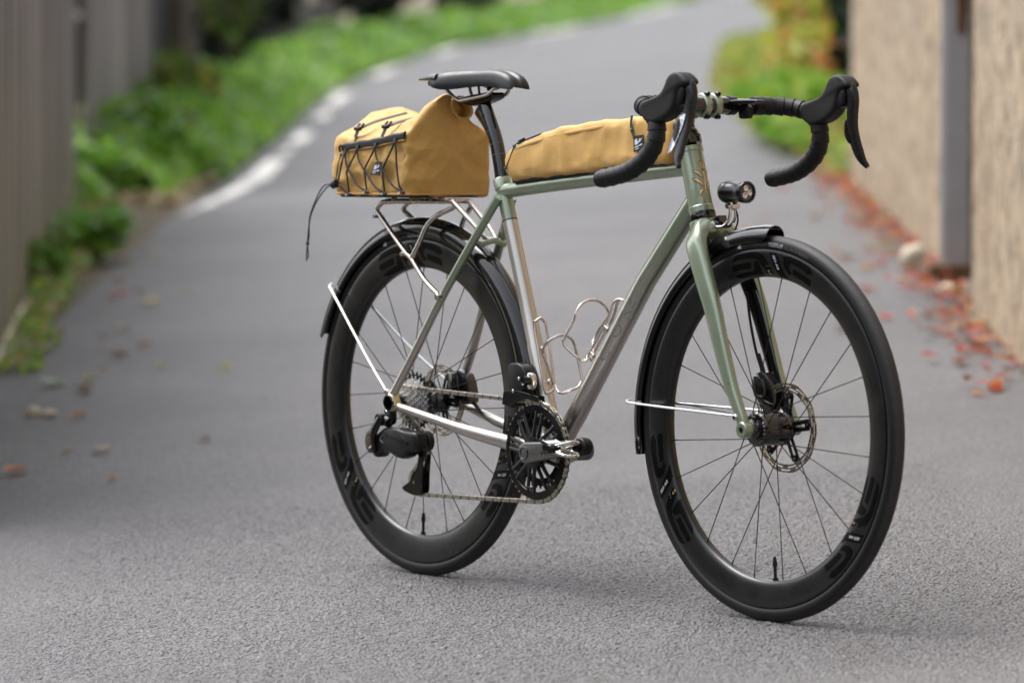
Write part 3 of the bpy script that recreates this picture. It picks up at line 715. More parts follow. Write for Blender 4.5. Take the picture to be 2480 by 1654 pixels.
# headset
m = MB(); q = HT1+HU*.0055
m.tube([q+HU*d for d in (.0, .002, .016, .0175)], [.0235, .0240, .0240, .0215], 32); m.tube([q+HU*d for d in (.0178, .0195, .026, .029)], [.0205, .0208, .0195, .017], 32); m.build('headset_cup', 'gloss_black', frame)
m = MB(); q = HT0-HU*.003
m.tube([q-HU*d for d in (.0, .0015, .0135, .0155)], [.0243, .0248, .0256, .0245], 32); m.build('headset_cup', 'gloss_black', frame)
m = MB(); m.tube([HT1+HU*d for d in (.034, .052)], [.0165, .0155], 24); m.tube([HT1+HU*d for d in (.018, .09)], .0143, 24); m.build('steerer', 'black_anodised', frame)
# head badge: golden sprig lying on the head tube
def ht_pt(h, a, r=.0225):
    e1 = Vector((HU.z, 0, -HU.x)); a = R_(a); return HT0+HU*h+e1*(r*math.cos(a))+Vector((0, -1, 0))*(r*math.sin(a))
badge = MB(); vein = MB()
for leaf in ([(.0695, -9.8), (.0775, 12.8), (.09, 8.5), (.0853, -9.0), (.0754, -21.3)], [(.0553, 6.6), (.0632, 29.9), (.0715, 51.5), (.0701, 26.7), (.064, 8.8)],
             [(.0388, 4.1), (.0472, 37.3), (.058, 62.0), (.0565, 35.0), (.0483, 12.5)], [(.0372, 6.1), (.0267, 23.2), (.0227, 35.9), (.0293, 40.6), (.0355, 27.0)],
             [(.0561, -1.1), (.0624, -5.0), (.0737, -44.3), (.0673, -48.3), (.0597, -22.4)], [(.0325, -7.6), (.0416, -37.7), (.0494, -48.3), (.0453, -17.1), (.0404, -7.2)]):
    pl = smoothp(leaf, 2); cx = sum(p[0] for p in pl)/len(pl); ca = sum(p[1] for p in pl)/len(pl)
    def fan(mb, k, r, rc):
        vs = [ht_pt(cx+(h-cx)*k, ca+(a-ca)*k, r) for h, a in pl]; vm = [ht_pt(cx+(h-cx)*k*.5, ca+(a-ca)*k*.5, r+(rc-r)*.6) for h, a in pl]; vs2 = vs+vm+[ht_pt(cx, ca, rc)]; n = len(pl)
        mb.add(vs2, [(i, (i+1) % n, n+(i+1) % n, n+i) for i in range(n)]+[(n+i, n+(i+1) % n, 2*n) for i in range(n)])
    fan(vein, 1.10, .0223, .0223); fan(badge, .90, .0224, .0231)
    a0, a1 = leaf[0], leaf[2]; P = [ht_pt(a0[0]+(a1[0]-a0[0])*t_, a0[1]+(a1[1]-a0[1])*t_, .0232) for t_ in (.05, .3, .6, .85)]; vein.tube(P, .00028, 5)
    for t_ in (.3, .45, .6, .75):
        for sgn in (1, 3):
            e = pl[int(len(pl)*(sgn/5))]
            c0 = (a0[0]+(a1[0]-a0[0])*t_, a0[1]+(a1[1]-a0[1])*t_)
            vein.tube([ht_pt(c0[0], c0[1], .0231), ht_pt(c0[0]+(e[0]-c0[0])*.35, c0[1]+(e[1]-c0[1])*.35, .0229)], .00018, 4)
badge.tube(crom([ht_pt(*p, .0228) for p in ((.0687, -3.6), (.0513, -3.4), (.034, -.6), (.0179, -5.0))], 6), .0008, 8)
vein.build('head_badge_outline', 'gold_vein', frame); badge.build('head_badge', 'gold_leaf', frame)
# lettering along the down tube
DT0, DT1 = Vector((.4781, 0, .3416)), Vector((.6765, 0, .5937)); DU = (DT1-DT0).normalized(); DN = Vector((-DU.z, 0, DU.x))
vs, fs = text_geo('VICTOIRE', 1.0); mx = max(v[0] for v in vs)
def dt_map(u, v):      # u along the tube, v around it (metres of arc), on the right side of the tube
    a = v/.0194; return DT0+DU*u+Vector((0, -1, 0))*(.0194*math.cos(a))+DN*(.0194*math.sin(a))
L0, L1 = .098, .282
m = MB(); m.add([dt_map(L0+(L1-L0)*x/mx, -.0165+y*.027) for x, y in vs], fs); m.build('lettering', 'decal_green', frame, smooth=0)
# --- seatpost
post_m = MB(); pp = crom([(.2500, 0, .7570), (.2466, 0, .7714), (.2366, 0, .8156), (.2233, 0, .8559), (.2015, 0, .8900), (.1820, 0, .9150)], 6)
post_m.tube(pp, [(.0136, .0136)]*19+[(.0145, .0132), (.0150, .013), (.0158, .0128), (.0168, .0126), (.0178, .0124), (.019, .012), (.020, .0118), (.0215, .0116), (.0225, .0112), (.0235, .011), (.024, .011), (.024, .011), (.024, .011)][:len(pp)-19], 28, ref=(0, 1, 0))
seatpost = post_m.build('seatpost', 'gloss_black', bike)
m = MB(); m.pillow(smoothp([(.118, .926), (.117, .932), (.165, .938), (.228, .944), (.234, .938), (.232, .930), (.200, .922), (.165, .915)], 1), 0, .017, .004); m.build('saddle_clamp', 'black_anodised', seatpost)
m = MB(); m.tube([(.176, 0, .925), (.170, 0, .958)], .0024, 8); m.tube([(.214, 0, .930), (.209, 0, .948)], .0024, 8); m.lathe([(.0075, .946), (.0080, .948), (.0080, .951), (.0070, .953)], 16, 'z', (.209, 0, 0)); m.build('clamp_bolt', 'black_anodised', seatpost)
m = MB()
for z_ in (.824, .845, .866): 
    i = min(range(len(pp)), key=lambda k: abs(pp[k].z-z_)); T = (pp[i+1]-pp[i-1]).normalized(); m.tube([pp[i]-T*.0004, pp[i]+T*.0004], .01375, 28)
m.build('height_mark', 'decal_grey', seatpost)
# --- saddle: loft of cross-sections from tail to nose
ST = []
for x, hw, zt, zb, ch in ((.066, .022, .9740, .9680, .000), (.071, .040, .9790, .9660, .0022), (.080, .054, .9822, .9620, .004), (.095, .0635, .9845, .9560, .005), (.115, .0675, .9858, .9500, .0055), (.135, .0640, .9865, .9470, .006),
                          (.160, .0540, .9870, .9475, .0062), (.185, .0440, .9870, .9500, .0062), (.210, .0365, .9868, .9520, .0062), (.234, .0315, .9862, .9520, .0062), (.255, .0290, .9840, .9500, .0062),
                          (.275, .0280, .9790, .9485, .006), (.290, .0265, .9720, .9475, .006), (.299, .0240, .9630, .9470, .005), (.303, .0200, .9550, .9480, .003)):
    ring = []; hz = zt-zb
    prof = [(0, -ch), (.10, -ch*.9), (.2, -ch*.25), (.32, 0), (.50, -.0006), (.68, -.0022), (.82, -.006), (.92, -.0125), (.985, -.0215), (1.0, -.030), (.985, -1), (.90, -2), (0.5, -3), (0, -3)]
    pts = []
    for u, dz in prof:
        if dz == -1: z_ = zb+.001
        elif dz == -2: z_ = zb+.004
        elif dz == -3: z_ = zb+min(.012, hz*.5)
        else: z_ = max(zt+dz*min(1, hz/.030), zb)
        pts.append((u*hw, z_))
    ring = [(x, -y, z) for y, z in pts]+[(x, y, z) for y, z in reversed(pts[1:-1])]
    ST.append([Vector(p) for p in ring])
SS = []
for j in range(len(ST[0])):
    SS.append(crom([r[j] for r in ST], 3))
rings = [[SS[j][i] for j in range(len(SS))] for i in range(len(SS[0]))]
m = MB(); m.grid(rings, True, False, True, True); saddle = m.build('saddle', 'saddle_black', bike, smooth=50)
for sg in (-1, 1):
    P = crom([(.118, sg*.0600, .9700), (.098, sg*.0610, .9705), (.078, sg*.0605, .9695), (.058, sg*.0590, .9680)], 5)
    m = MB(); m.tube(P, [(.0085-.0068*i/(len(P)-1), .0075-.0060*i/(len(P)-1)) for i in range(len(P))], 12, ref=(0, 1, 0)); m.build('saddle_wing', 'gloss_black', saddle)
for sg in (-1, 1):
    m = MB(); m.tube(crom([(.095, sg*.036, .960), (.105, sg*.029, .950), (.1203, sg*.023, .9355), (.1376, sg*.022, .9275), (.155, sg*.022, .9285), (.2185, sg*.022, .9365), (.233, sg*.021, .9416), (.246, sg*.018, .9515), (.262, sg*.014, .958)], 5), .0035, 10); m.build('saddle_rail', 'titanium', saddle)
# --- fork
fork_m = MB()
for sg in (-1, 1):
    P = crom([(.8475, sg*.004, .6870), (.8530, sg*.018, .6830), (.8630, sg*.036, .6760), (.8745, sg*.0475, .6580), (.9047, sg*.052, .5971), (.9271, sg*.054, .5509), (.9519, sg*.056, .4864), (.9754, sg*.057, .4289), (.9959, sg*.058, .388), (1.0109, sg*.058, .3608), (1.0180, sg*.058, .3370)], 4)
    rp = [(0, (.026, .022)), (.08, (.025, .020)), (.16, (.0235, .0165)), (.25, (.0225, .0130)), (.32, (.0215, .0115)), (.45, (.0195, .0105)), (.6, (.0165, .0095)), (.75, (.0128, .0085)), (.88, (.0110, .0080)), (1, (.0105, .0080))]
    rr = []
    for i in range(len(P)):
        a = i/(len(P)-1); rr.append((lerp_prof([(t_, v[0]) for t_, v in rp], a), lerp_prof([(t_, v[1]) for t_, v in rp], a)))
    rings = []
    for i, p in enumerate(P):         # squarish blade section
        T = (P[min(i+1, len(P)-1)]-P[max(i-1, 0)]).normalized(); Bv = Vector((0, 1, 0)); Bv = (Bv-T*Bv.dot(T)).normalized(); Nv = Bv.cross(T); ring = []
        for j in range(24):
            a = 2*math.pi*j/24; c_, s_ = math.cos(a), math.sin(a); e = .62
            ring.append(p+Nv*(rr[i][0]*math.copysign(abs(c_)**e, c_))+Bv*(rr[i][1]*math.copysign(abs(s_)**e, s_)))
        rings.append(ring)
    b0 = len(fork_m.f); fork_m.grid(rings, True, False, True, True)
    for k in range(b0, len(fork_m.f)):    # inner face of each blade is bare black carbon
        f = fork_m.f[k]; c = sum((Vector(fork_m.v[i]) for i in f), Vector())/len(f); seg = (k-b0)//24
        if len(f) == 4 and seg > 9:
            pc = P[min(seg, len(P)-1)]
            if (c.y-pc.y)*sg < -rr[min(seg, len(P)-1)][1]*.62: fork_m.mi[k] = 1
fork_m.tube([HT0-HU*.0185, HT0-HU*.030, HT0-HU*.045], [.0262, .0275, .024], 32)
fork = fork_m.build('fork', ['green_paint', 'gloss_black'], bike, smooth=40)
for sg in (-1, 1):
    m = MB(); m.lathe([(.013, sg*.0505), (.0145, sg*.052), (.0145, sg*.0655), (.0125, sg*.0672), (.0065, sg*.0672), (.006, sg*.063), (.0001, sg*.063)], 24, c=(WB, 0, WR)); m.build('dropout', 'green_paint', fork)
m = MB(); m.lathe([(.0045, -.064), (.0062, -.0635), (.0062, -.0655), (.0048, -.0665)], 16, c=(WB, 0, WR)); m.build('axle_end', 'black_anodised', fork)

# --- wheels
def rim_half(ri): 
    k = (.3165-ri)/(.3165-.2676)
    return [(.3165-(.3165-r)*k if r < .31 else r, y) for r, y in ((.3165, .0140), (.3150, .0147), (.3100, .0150), (.3040, .0149), (.2960, .0144), (.2880, .0136), (.2800, .0125), (.2740, .0110), (.2705, .0090), (.2685, .0062), (.2677, .003), (.2676, 0))]
def polar(r, th, y): a = R_(th); return (r*math.sin(a), y, r*math.cos(a))
def make_wheel(x, ri, rot, label, hub_prof, fl_r, fl_y, nspoke, cross):
    half = rim_half(ri); m = MB()
    prof = [(r, -y) for r, y in half]+[(r, y) for r, y in reversed(half[:-1])]
    prof += [(.312, .010), (.312, -.010)]
    m.lathe(prof, 144, closed=True)
    wheel = m.build('wheel', 'rim_satin', bike, (x, 0, WR), smooth=30); wheel['label'] = label
    face = sorted([(r, y) for r, y in half])
    fy = lambda r: lerp_prof(face, r)
    m = MB(); tp = []
    for k in range(22):
        a = math.pi*2*k/22; e = 1.0
        tp.append((.3262+.0150*math.cos(a), .0152*math.sin(a)))
    m.lathe(tp, 144, closed=True); m.build('tyre', 'tyre_rubber', wheel)
    # moulded tread marks on the tyre shoulders
    m = MB(); ty = lambda r: .0152*math.sqrt(max(0, 1-((r-.3262)/.0150)**2))
    for sg in (-1, 1):
        for k in range(76):
            th = k*360/76+(2 if sg > 0 else 0); pts = [polar(r, th+d, sg*(ty(r)+.00025)) for r, d in ((.3360, 0), (.3385, .7), (.3392, 1.7), (.3388, 1.8), (.3378, .9), (.3357, .25))]
            m.add(pts, [(0, 1, 4, 5), (1, 2, 3, 4)])
    m.build('tread_mark', 'tread_grey', wheel, smooth=0)
    m = MB(); m.lathe(hub_prof, 36); m.build('hub', 'gloss_black', wheel)
    # spokes
    kk = nspoke//2
    for side, (fr_, yy) in ((-1, (fl_r[0], -fl_y[0])), (1, (fl_r[1], fl_y[1]))):
        for lead in (-1, 1):
            me = None
            for k in range(kk//2):
                ra = (k*2+(0 if lead < 0 else 1))*(360/kk)+(0 if side < 0 else 180/kk)
                if me is None:
                    dth = lead*cross; sm = MB()
                    a = Vector(polar(fr_, dth, yy+(.0012*side*lead))); b = Vector(polar(ri+.0015, 0, side*.003)); sm.tube([a, a+(b-a)*.06, a+(b-a)*.1, b-(b-a)*.06, b], [.0011, .0011, .00088, .00088, .0012], 8)
                    o = sm.build('spoke', 'spoke_black', wheel); me = o.data
                else: o = link('spoke', me, wheel)
                o.rotation_euler = (0, R_(ra+rot), 0)
    # valve
    m = MB(); vth = rot
    def vp(r, d=0): return Vector(polar(r, 180+VAL[x > .5], d))
    m.tube([vp(ri+.002), vp(ri-.004), vp(ri-.0041), vp(ri-.024), vp(ri-.0241), vp(ri-.030), vp(ri-.036), vp(ri-.042)], [.0055, .0055, .003, .003, .0042, .0044, .0034, .0022], 10); m.build('valve', 'black_anodised', wheel)
    # printed letters on the rim, three times round, and on the tyre
    D = rot_logo[x > .5]
    def on_face(pts, lift=.0005): return [polar(r, th, -(fy(r)+lift)) for r, th in pts]
    def rs(r): return ri+(r-.2676)*(.3165-ri)/(.3165-.2676)
    def shape(mb, outline, off):
        """fill a band-like outline given as two edges (outer, inner), each a list of (r, theta)"""
        o_, i_ = outline; n = 14
        def samp(e, t_):
            L_ = t_*(len(e)-1); k = min(int(L_), len(e)-2); f = L_-k; return (rs(e[k][0]+(e[k+1][0]-e[k][0])*f), e[k][1]+(e[k+1][1]-e[k][1])*f+off)
        vs = []
        for k in range(n+1):
            a, b = samp(o_, k/n), samp(i_, k/n)
            for q in range(4): vs.append((a[0]+(b[0]-a[0])*q/3, a[1]+(b[1]-a[1])*q/3))
        mb.add(on_face(vs), [(k*4+q, k*4+q+1, k*4+q+5, k*4+q+4) for k in range(n) for q in range(3)])
    for rep in range(3):
        off = D+rep*120; mb = MB()
        shape(mb, ([(.3040, -16.2), (.3138, -14.0), (.3133, -9), (.3128, -4.2), (.3080, -.2), (.2886, 2.6), (.2743, 4.6)], [(.3035, -16.0), (.3035, -13), (.3028, -9), (.3016, -4.6), (.2950, -2.2), (.2820, .0), (.2720, 1.6)]), off)
        shape(mb, ([(.2975, -16.6), (.2962, -11), (.2952, -6.7)], [(.2868, -16.8), (.2850, -11), (.2838, -7.2)]), off)
        shape(mb, ([(.2785, -16.4), (.2790, -10), (.2800, -5.6), (.2958, -5.0), (.2956, -3.2)], [(.2712, -14.2), (.2700, -8), (.2694, -1.0), (.2750, -1.4), (.2850, -2.0)]), off)
        shape(mb, ([(.3122, 2.9), (.2930, 4.6), (.2790, 6.6), (.2712, 8.2)], [(.3122, 6.0), (.2960, 8.0), (.2800, 10.6), (.2712, 13.5)]), off)
        shape(mb, ([(.3085, 10.0), (.3125, 12.0), (.3130, 18.0), (.3115, 23.0), (.3030, 25.2)], [(.2900, 10.6), (.3020, 13.6), (.3010, 18.0), (.2998, 21.0), (.2975, 22.4)]), off)
        shape(mb, ([(.3085, 10.0), (.2980, 9.9), (.2880, 11.0), (.2800, 13.5)], [(.3020, 13.6), (.2960, 13.0), (.2890, 13.4), (.2850, 15.0)]), off)
        shape(mb, ([(.2935, 15.0), (.2925, 20.0), (.2915, 25.0)], [(.2830, 15.6), (.2815, 20.0), (.2800, 25.4)]), off)
        mb.build('rim_lettering', 'decal_black', wheel, smooth=0)
        def ptext(txt, th0, r0, size, mat, ital=0., stretch=1., radial=False):
            vs, fs = text_geo(txt, size); q = []
            for a, b in vs:
                if radial: q.append((rs(r0)-a*stretch, th0+off+math.degrees(b/r0)+ital*a*1000))
                else: q.append((rs(r0)+b, th0+off+math.degrees((a*stretch)/r0)))
            mm = MB(); mm.add(on_face(q, .0009), fs); mm.build('rim_lettering', mat, wheel, smooth=0)
        ptext('SES AR', 4.3, .3080, .0088, 'decal_white', .11, .95, True)
        ptext('4.5', 1.6, .2815, .0075, 'decal_gold', .11, 1.0, True)
        mm = MB(); mm.add(on_face([(rs(.2880), 1.0+off), (rs(.2872), 1.0+off), (rs(.2872), 3.2+off), (rs(.2880), 3.2+off)], .0009), [(0, 1, 2, 3)]); mm.build('rim_lettering', 'decal_grey', wheel, smooth=0)
    mt = [polar, ty]
    def tyre_text(txt, th0, th1, r0, h, mat):
        vs, fs = text_geo(txt, 1.0); mx = max(v[0] for v in vs); my = max(v[1] for v in vs); q = []
        for a, b in vs:
            r = r0+b/my*h; q.append(polar(r, th0+(th1-th0)*a/mx, -(ty(r)+.0005)))
        mm = MB(); mm.add(q, fs); mm.build('tyre_lettering', mat, wheel, smooth=0)
    T0 = tyre_logo[x > .5]
    for rep in range(1):
        o_ = T0
        mm = MB(); mm.add([polar(r, th+o_, -(ty(r)+.0005)) for r, th in ((.3245, -12.6), (.3290, -11.6), (.3290, -10.6), (.3215, -10.9))], [(0, 1, 2, 3)]); mm.build('tyre_lettering', 'decal_white', wheel, smooth=0)
        tyre_text('HUTCHINSON', -10.2+o_, 1.4+o_, .3228, .0052, 'decal_grey')
        tyre_text('RACING LAB', 2.2+o_, 9.0+o_, .3256, .0036, 'decal_white'); tyre_text('TUBELESS READY', 2.2+o_, 9.0+o_, .3222, .0024, 'decal_white')
        tyre_text('BLACKBIRD', 9.8+o_, 21.0+o_, .3222, .0054, 'decal_grey')
    return wheel
VAL = {False: 1.5, True: -4.0}; rot_logo = {False: -10.5, True: 0.}; tyre_logo = {False: -9.0, True: 0.0}
front_hub = [(.0105, -.049), (.0135, -.047), (.0145, -.043), (.0150, -.040), (.0185, -.0385), (.0185, -.034), (.0275, -.033), (.0305, -.030), (.0310, -.0265), (.0290, -.025), (.0295, -.02), (.0300, .0), (.0295, .020), (.0290, .024), (.0310, .0255), (.0310, .029), (.0270, .031), (.0200, .034), (.0200, .044), (.0120, .047), (.0105, .049)]
fw = make_wheel(WB, .2676, 7.5, 'front wheel with deep black rim', front_hub, (.0285, .0285), (.0285, .0275), 24, 38)
m = MB(); m.lathe([(.010, -.0445), (.0140, -.0450), (.0145, -.0500), (.0130, -.0503)], 28); m.build('hub_cap', 'polished_steel', fw)
m = MB()
for k in range(24): 
    a = k*15; m.tube([polar(.0265, a, -.0335), polar(.0265, a, -.0352)], .0011, 6)
m.build('hub_rivet', 'polished_steel', fw)
rear_hub = [(.0100, -.070), (.0135, -.068), (.0150, -.030), (.0260, -.028), (.0270, -.0235), (.0255, -.020), (.0180, -.014), (.0150, 0), (.0170, .018), (.0240, .026), (.0240, .031), (.0180, .034), (.0180, .046), (.0115, .050), (.0105, .069)]
rw = make_wheel(0, .2614, 0, 'rear wheel with deep black rim', rear_hub, (.0245, .0220), (.0240, .0290), 24, 48)

# --- brake rotors with slotted steel rings on black carriers
def rotor(x, R0, y, rot, label):
    m = MB(); n = 180; rr_ = [R0, R0-.0035, R0-.0063, R0-.0086, R0-.0114, R0-.0150]; th_ = .0009
    solid = {0: lambda j: True, 1: lambda j: j % 15 < 5, 2: lambda j: True, 3: lambda j: (j+7) % 15 < 5, 4: lambda j: True}
    for band, fn in solid.items():
        for j in range(n):
            if not fn(j): continue
            a0, a1 = j*360/n, (j+1)*360/n; ro, ri_ = rr_[band], rr_[band+1]
            wv = lambda a: 1+(.012*math.sin(R_(a)*10) if band == 0 else 0); wi = lambda a: 1+(.012*math.sin(R_(a)*10) if band == 4 else 0)
            vs = []
            for yy in (y-th_, y+th_):
                vs += [polar(ro*(wv(a0)), a0+rot, yy), polar(ro*(wv(a1)), a1+rot, yy), polar(ri_*wi(a1), a1+rot, yy), polar(ri_*wi(a0), a0+rot, yy)]
            m.add(vs, [(0, 1, 2, 3), (7, 6, 5, 4), (0, 4, 5, 1), (1, 5, 6, 2), (2, 6, 7, 3), (3, 7, 4, 0)])
    for k in range(5):
        a = k*72+rot; m.add([polar(R0-.0145, a-5, y-th_), polar(R0-.0145, a+5, y-th_), polar(R0-.024, a+2.5, y-th_), polar(R0-.024, a-2.5, y-th_)], [(0, 1, 2, 3)])
    o = m.build('brake_rotor', 'rotor_metal', bike, (x, 0, WR), smooth=0); o['label'] = label
    m = MB()
    for k in range(5):
        a = k*72+rot
        for d in (-7, 7):
            A = Vector(polar(.020, a+d*2.2, y)); Bq = Vector(polar(R0-.0185, a+d*.9, y)); m.tube([A, Bq], [(.0045, .0022), (.0038, .0020)], 6, ref=(0, 1, 0))
        m.tube([polar(R0-.0215, a, y-.003), polar(R0-.0215, a, y+.003)], .0062, 12)
    m.lathe([(.0130, y-.004), (.0235, y-.004), (.0235, y+.003), (.0130, y+.003)], 32, closed=True)
    m.build('carrier', 'black_anodised', o)
    m = MB()
    for k in range(5): m.tube([polar(R0-.0215, k*72+rot, y-.0034), polar(R0-.0215, k*72+rot, y+.0034)], .0025, 8)
    m.build('rivet', 'polished_steel', o)
rotor(WB, .080, .0395, 10, 'front brake rotor'); rotor(0, .070, .0425, 20, 'rear brake rotor')

# --- mudguards
def mudguard(x, R0, t0, t1, wdt, label, R1=None):
    rings = []; n = 70; R1 = R1 or R0
    for i in range(n+1):
        th = t0+(t1-t0)*i/n; Rr = R0+(R1-R0)*i/n; ring = []
        e = min(1, .78+.22*math.sqrt(max(0, 1-(max(0, 1-i/4))**2))) if i < 4 else min(1, .78+.22*math.sqrt(max(0, 1-(max(0, 1-(n-i)/4))**2))) if n-i < 4 else 1
        arc = [(-112+224*k/14)*e for k in range(15)]
        for rad in (wdt, wdt-.0016):
            seq = arc if rad == wdt else arc[::-1]
            for a in seq: ring.append(polar(Rr-wdt+rad*math.cos(R_(a)), th, rad*math.sin(R_(a))))
        rings.append(ring)
    m = MB(); m.grid(rings, True, False, True, True); o = m.build('mudguard', 'gloss_black', bike, (x, 0, WR), smooth=40); o['label'] = label; return o
mgr = mudguard(0, .3620, -70.5, 101, .0230, 'rear mudguard', .3590); mgr.data.materials[0] = MATS['gloss_black']
mgf = mudguard(WB, .3590, 2.2, -100.5, .0220, 'front mudguard', .3630)
# stays
def stay(pts, parent, name='stay'):
    m = MB(); m.tube(crom(pts, 5), .0024, 10); return m.build(name, 'stay_steel', parent)
for sg in (-1, 1):
    stay([(-.302, sg*.010, .5640-WR), (-.292, sg*.024, .5585-WR), (-.270, sg*.031, .5470-WR), (-.1141, sg*.062, .4290-WR), (-.0075, sg*.0865, .3600-WR)], mgr)
    stay([(.640-WB, sg*.008, .3740-WR), (.650-WB, sg*.024, .3722-WR), (.685-WB, sg*.032, .3705-WR), (.86-WB, sg*.054, .3675-WR), (1.0010-WB, sg*.0660, .3648-WR)], mgf)
    m = MB(); m.lathe([(.0045, sg*.063), (.0058, sg*.064), (.0058, sg*.068), (.0040, sg*.0695)], 14, c=(1.0025-WB, 0, .3625-WR)); m.build('stay_bolt', 'polished_steel', mgf)
    m = MB(); m.lathe([(.0050, sg*.082), (.0062, sg*.083), (.0062, sg*.089), (.0045, sg*.0905)], 14, c=(-.0075, 0, .3610-WR)); m.build('stay_bolt', 'polished_steel', mgr)
# mudguard bridge under the fork crown
m = MB(); m.box((.868-WB, 0, .7000-WR), (.05, .018, .012), Matrix.Rotation(R_(-24), 3, 'Y')); m.build('fork_mount', 'gloss_black', mgf, smooth=0)
# --- rear rack
rk = MB(); rt = .0050
for sg in (-1, 1):
    rk.tube(crom([(.1180, sg*.018, .7338), (.1066, sg*.022, .7335), (.05, sg*.030, .7330), (-.0800, sg*.032, .7312), (-.1060, sg*.032, .7255), (-.1159, sg*.033, .7140), (-.0966, sg*.036, .7000), (-.0537, sg*.042, .6701), (.0019, sg*.050, .6338), (.0252, sg*.052, .6205), (.0716, sg*.056, .5819), (.1246, sg*.060, .5525)], 6), rt, 12)
    rk.tube(crom([(.0252, sg*.052, .6230), (.0440, sg*.047, .6540), (.0638, sg*.042, .6883), (.0875, sg*.034, .7071), (.1180, sg*.021, .7218), (.1190, sg*.020, .7310)], 6), rt, 12)
    rk.tube(crom([(.1120, sg*.020, .7338), (.1215, sg*.0195, .7285), (.1846, sg*.016, .6850), (.2130, sg*.012, .6605)], 6), rt, 12)
    rk.lathe([(.0045, sg*.056), (.0070, sg*.057), (.0070, sg*.068), (.0055, sg*.0695)], 14, c=(.1270, 0, .5500))
for x_, y_ in ((-.085, .032), (-.02, .032), (.045, .030), (.105, .022)): rk.tube([(x_, -y_, .7335), (x_, y_, .7335)], .0042, 10)
rack = rk.build('rear_rack', 'titanium_wire', bike)
for x_, y_, z_ in ((-.112, .034, .706), (-.060, .042, .674), (.000, .050, .634)):
    m = MB(); m.tube([(x_-.004, -y_-.008, z_-.004), (x_-.004, -y_+.004, z_-.004)], .0040, 10); m.build('boss', 'polished_steel', rack)
m = MB(); m.tube([(.2150, -.016, .6600), (.2150, .016, .6600)], .0060, 12); m.build('mount', 'polished_steel', rack)
for x_, y_ in ((-.06, .032), (.0, .032), (.06, .029), (.10, .023)):
    m = MB(); m.lathe([(.0055, .7345), (.006, .7365), (.005, .7395)], 12, 'z', (x_, -y_, 0)); m.build('strap_boss', 'titanium', rack)
# --- cassette
cas = MB(); cas.lathe([(.0100, -.0625), (.0155, -.0625), (.0155, -.0665), (.0120, -.0680), (.0100, -.0680)], 28, closed=True)
cassette = cas.build('cassette', 'black_anodised', bike, (0, 0, WR))
TEETH = [10, 11, 12, 13, 14, 15, 16, 17, 19, 21, 24, 28]
def gear_ring(teeth, rin, y0, th_, depth=.0075, n=4, holes=0):
    """toothed disc with a hole"""
    rp_ = .0127/(2*math.sin(math.pi/teeth)); ro = rp_+.0026; rv = rp_-.0036
    outer = []
    for k in range(teeth):
        for f, r in ((.08, rv), (.28, rv+.0012), (.40, ro-.0008), (.46, ro), (.54, ro), (.60, ro-.0008), (.72, rv+.0012), (.92, rv)): outer.append((r, (k+f)*360/teeth))
    m = MB(); rings = [[polar(r, a, y0) for r, a in outer], [polar(r, a, y0+th_) for r, a in outer], [polar(rin, a, y0+th_) for r, a in outer], [polar(rin, a, y0) for r, a in outer]]
    m.grid(rings, True, True); return m
for i, tt in enumerate(TEETH):
    y = -.0600+i*.0031; rp_ = .0127/(2*math.sin(math.pi/tt))
    gear_ring(tt, max(.009, rp_-.012), y, .0016).build('sprocket', 'black_anodised' if i == 11 else 'sprocket_metal', cassette, smooth=25)
# --- chain
CY = -.0472
circ = [((0, WR), .0290, 1), ((BB.x, BB.z), .0932, 1), ((.0395, .1870), .0243, 1), ((.0535, .2610), .0225, -1)]
path = []; K = len(circ); tang = []
for i in range(K):
    (c1, r1, s1), (c2, r2, s2) = circ[i], circ[(i+1) % K]
    d = Vector(c2)-Vector(c1); L = d.length; u = d/L; left = Vector((-u.y, u.x)); a = (s1*r1-s2*r2)/L; n_ = u*a+left*math.sqrt(1-a*a)
    tang.append((Vector(c1)+n_*(s1*r1), Vector(c2)+n_*(s2*r2)))
for i in range(K):
    p, q = tang[i]; k = max(2, int((q-p).length/.003)); path += [p+(q-p)*j/k for j in range(k)]
    c2, r2, s2 = circ[(i+1) % K]; a0 = math.atan2(q.y-c2[1], q.x-c2[0]); nx = tang[(i+1) % K][0]; a1 = math.atan2(nx.y-c2[1], nx.x-c2[0])
    da = a1-a0
    if s2 > 0:
        while da > 0: da -= 2*math.pi
    else:
        while da < 0: da += 2*math.pi
    k = max(2, int(abs(da)*r2/.003)); path += [Vector((c2[0]+r2*math.cos(a0+da*j/k), c2[1]+r2*math.sin(a0+da*j/k))) for j in range(k)]
cum = [0]
for i in range(len(path)): cum.append(cum[-1]+(path[(i+1) % len(path)]-path[i]).length)
NL = int(cum[-1]/.0127/2)*2; pitch = cum[-1]/NL
def path_at(dist):
    dist %= cum[-1]; lo, hi = 0, len(path)
    while hi-lo > 1:
        mid = (lo+hi)//2
        if cum[mid] <= dist: lo = mid
        else: hi = mid
    f = (dist-cum[lo])/max(1e-9, cum[lo+1]-cum[lo]); return path[lo]+(path[(lo+1) % len(path)]-path[lo])*f
JN = [path_at(i*pitch) for i in range(NL)]
m = MB()
for p in JN: m.tube([(p.x, CY-.0036, p.y), (p.x, CY+.0036, p.y)], .0021, 8); m.tube([(p.x, CY-.0012, p.y), (p.x, CY+.0012, p.y)], .0038, 8)
chain = m.build('chain', 'chain_metal', bike)
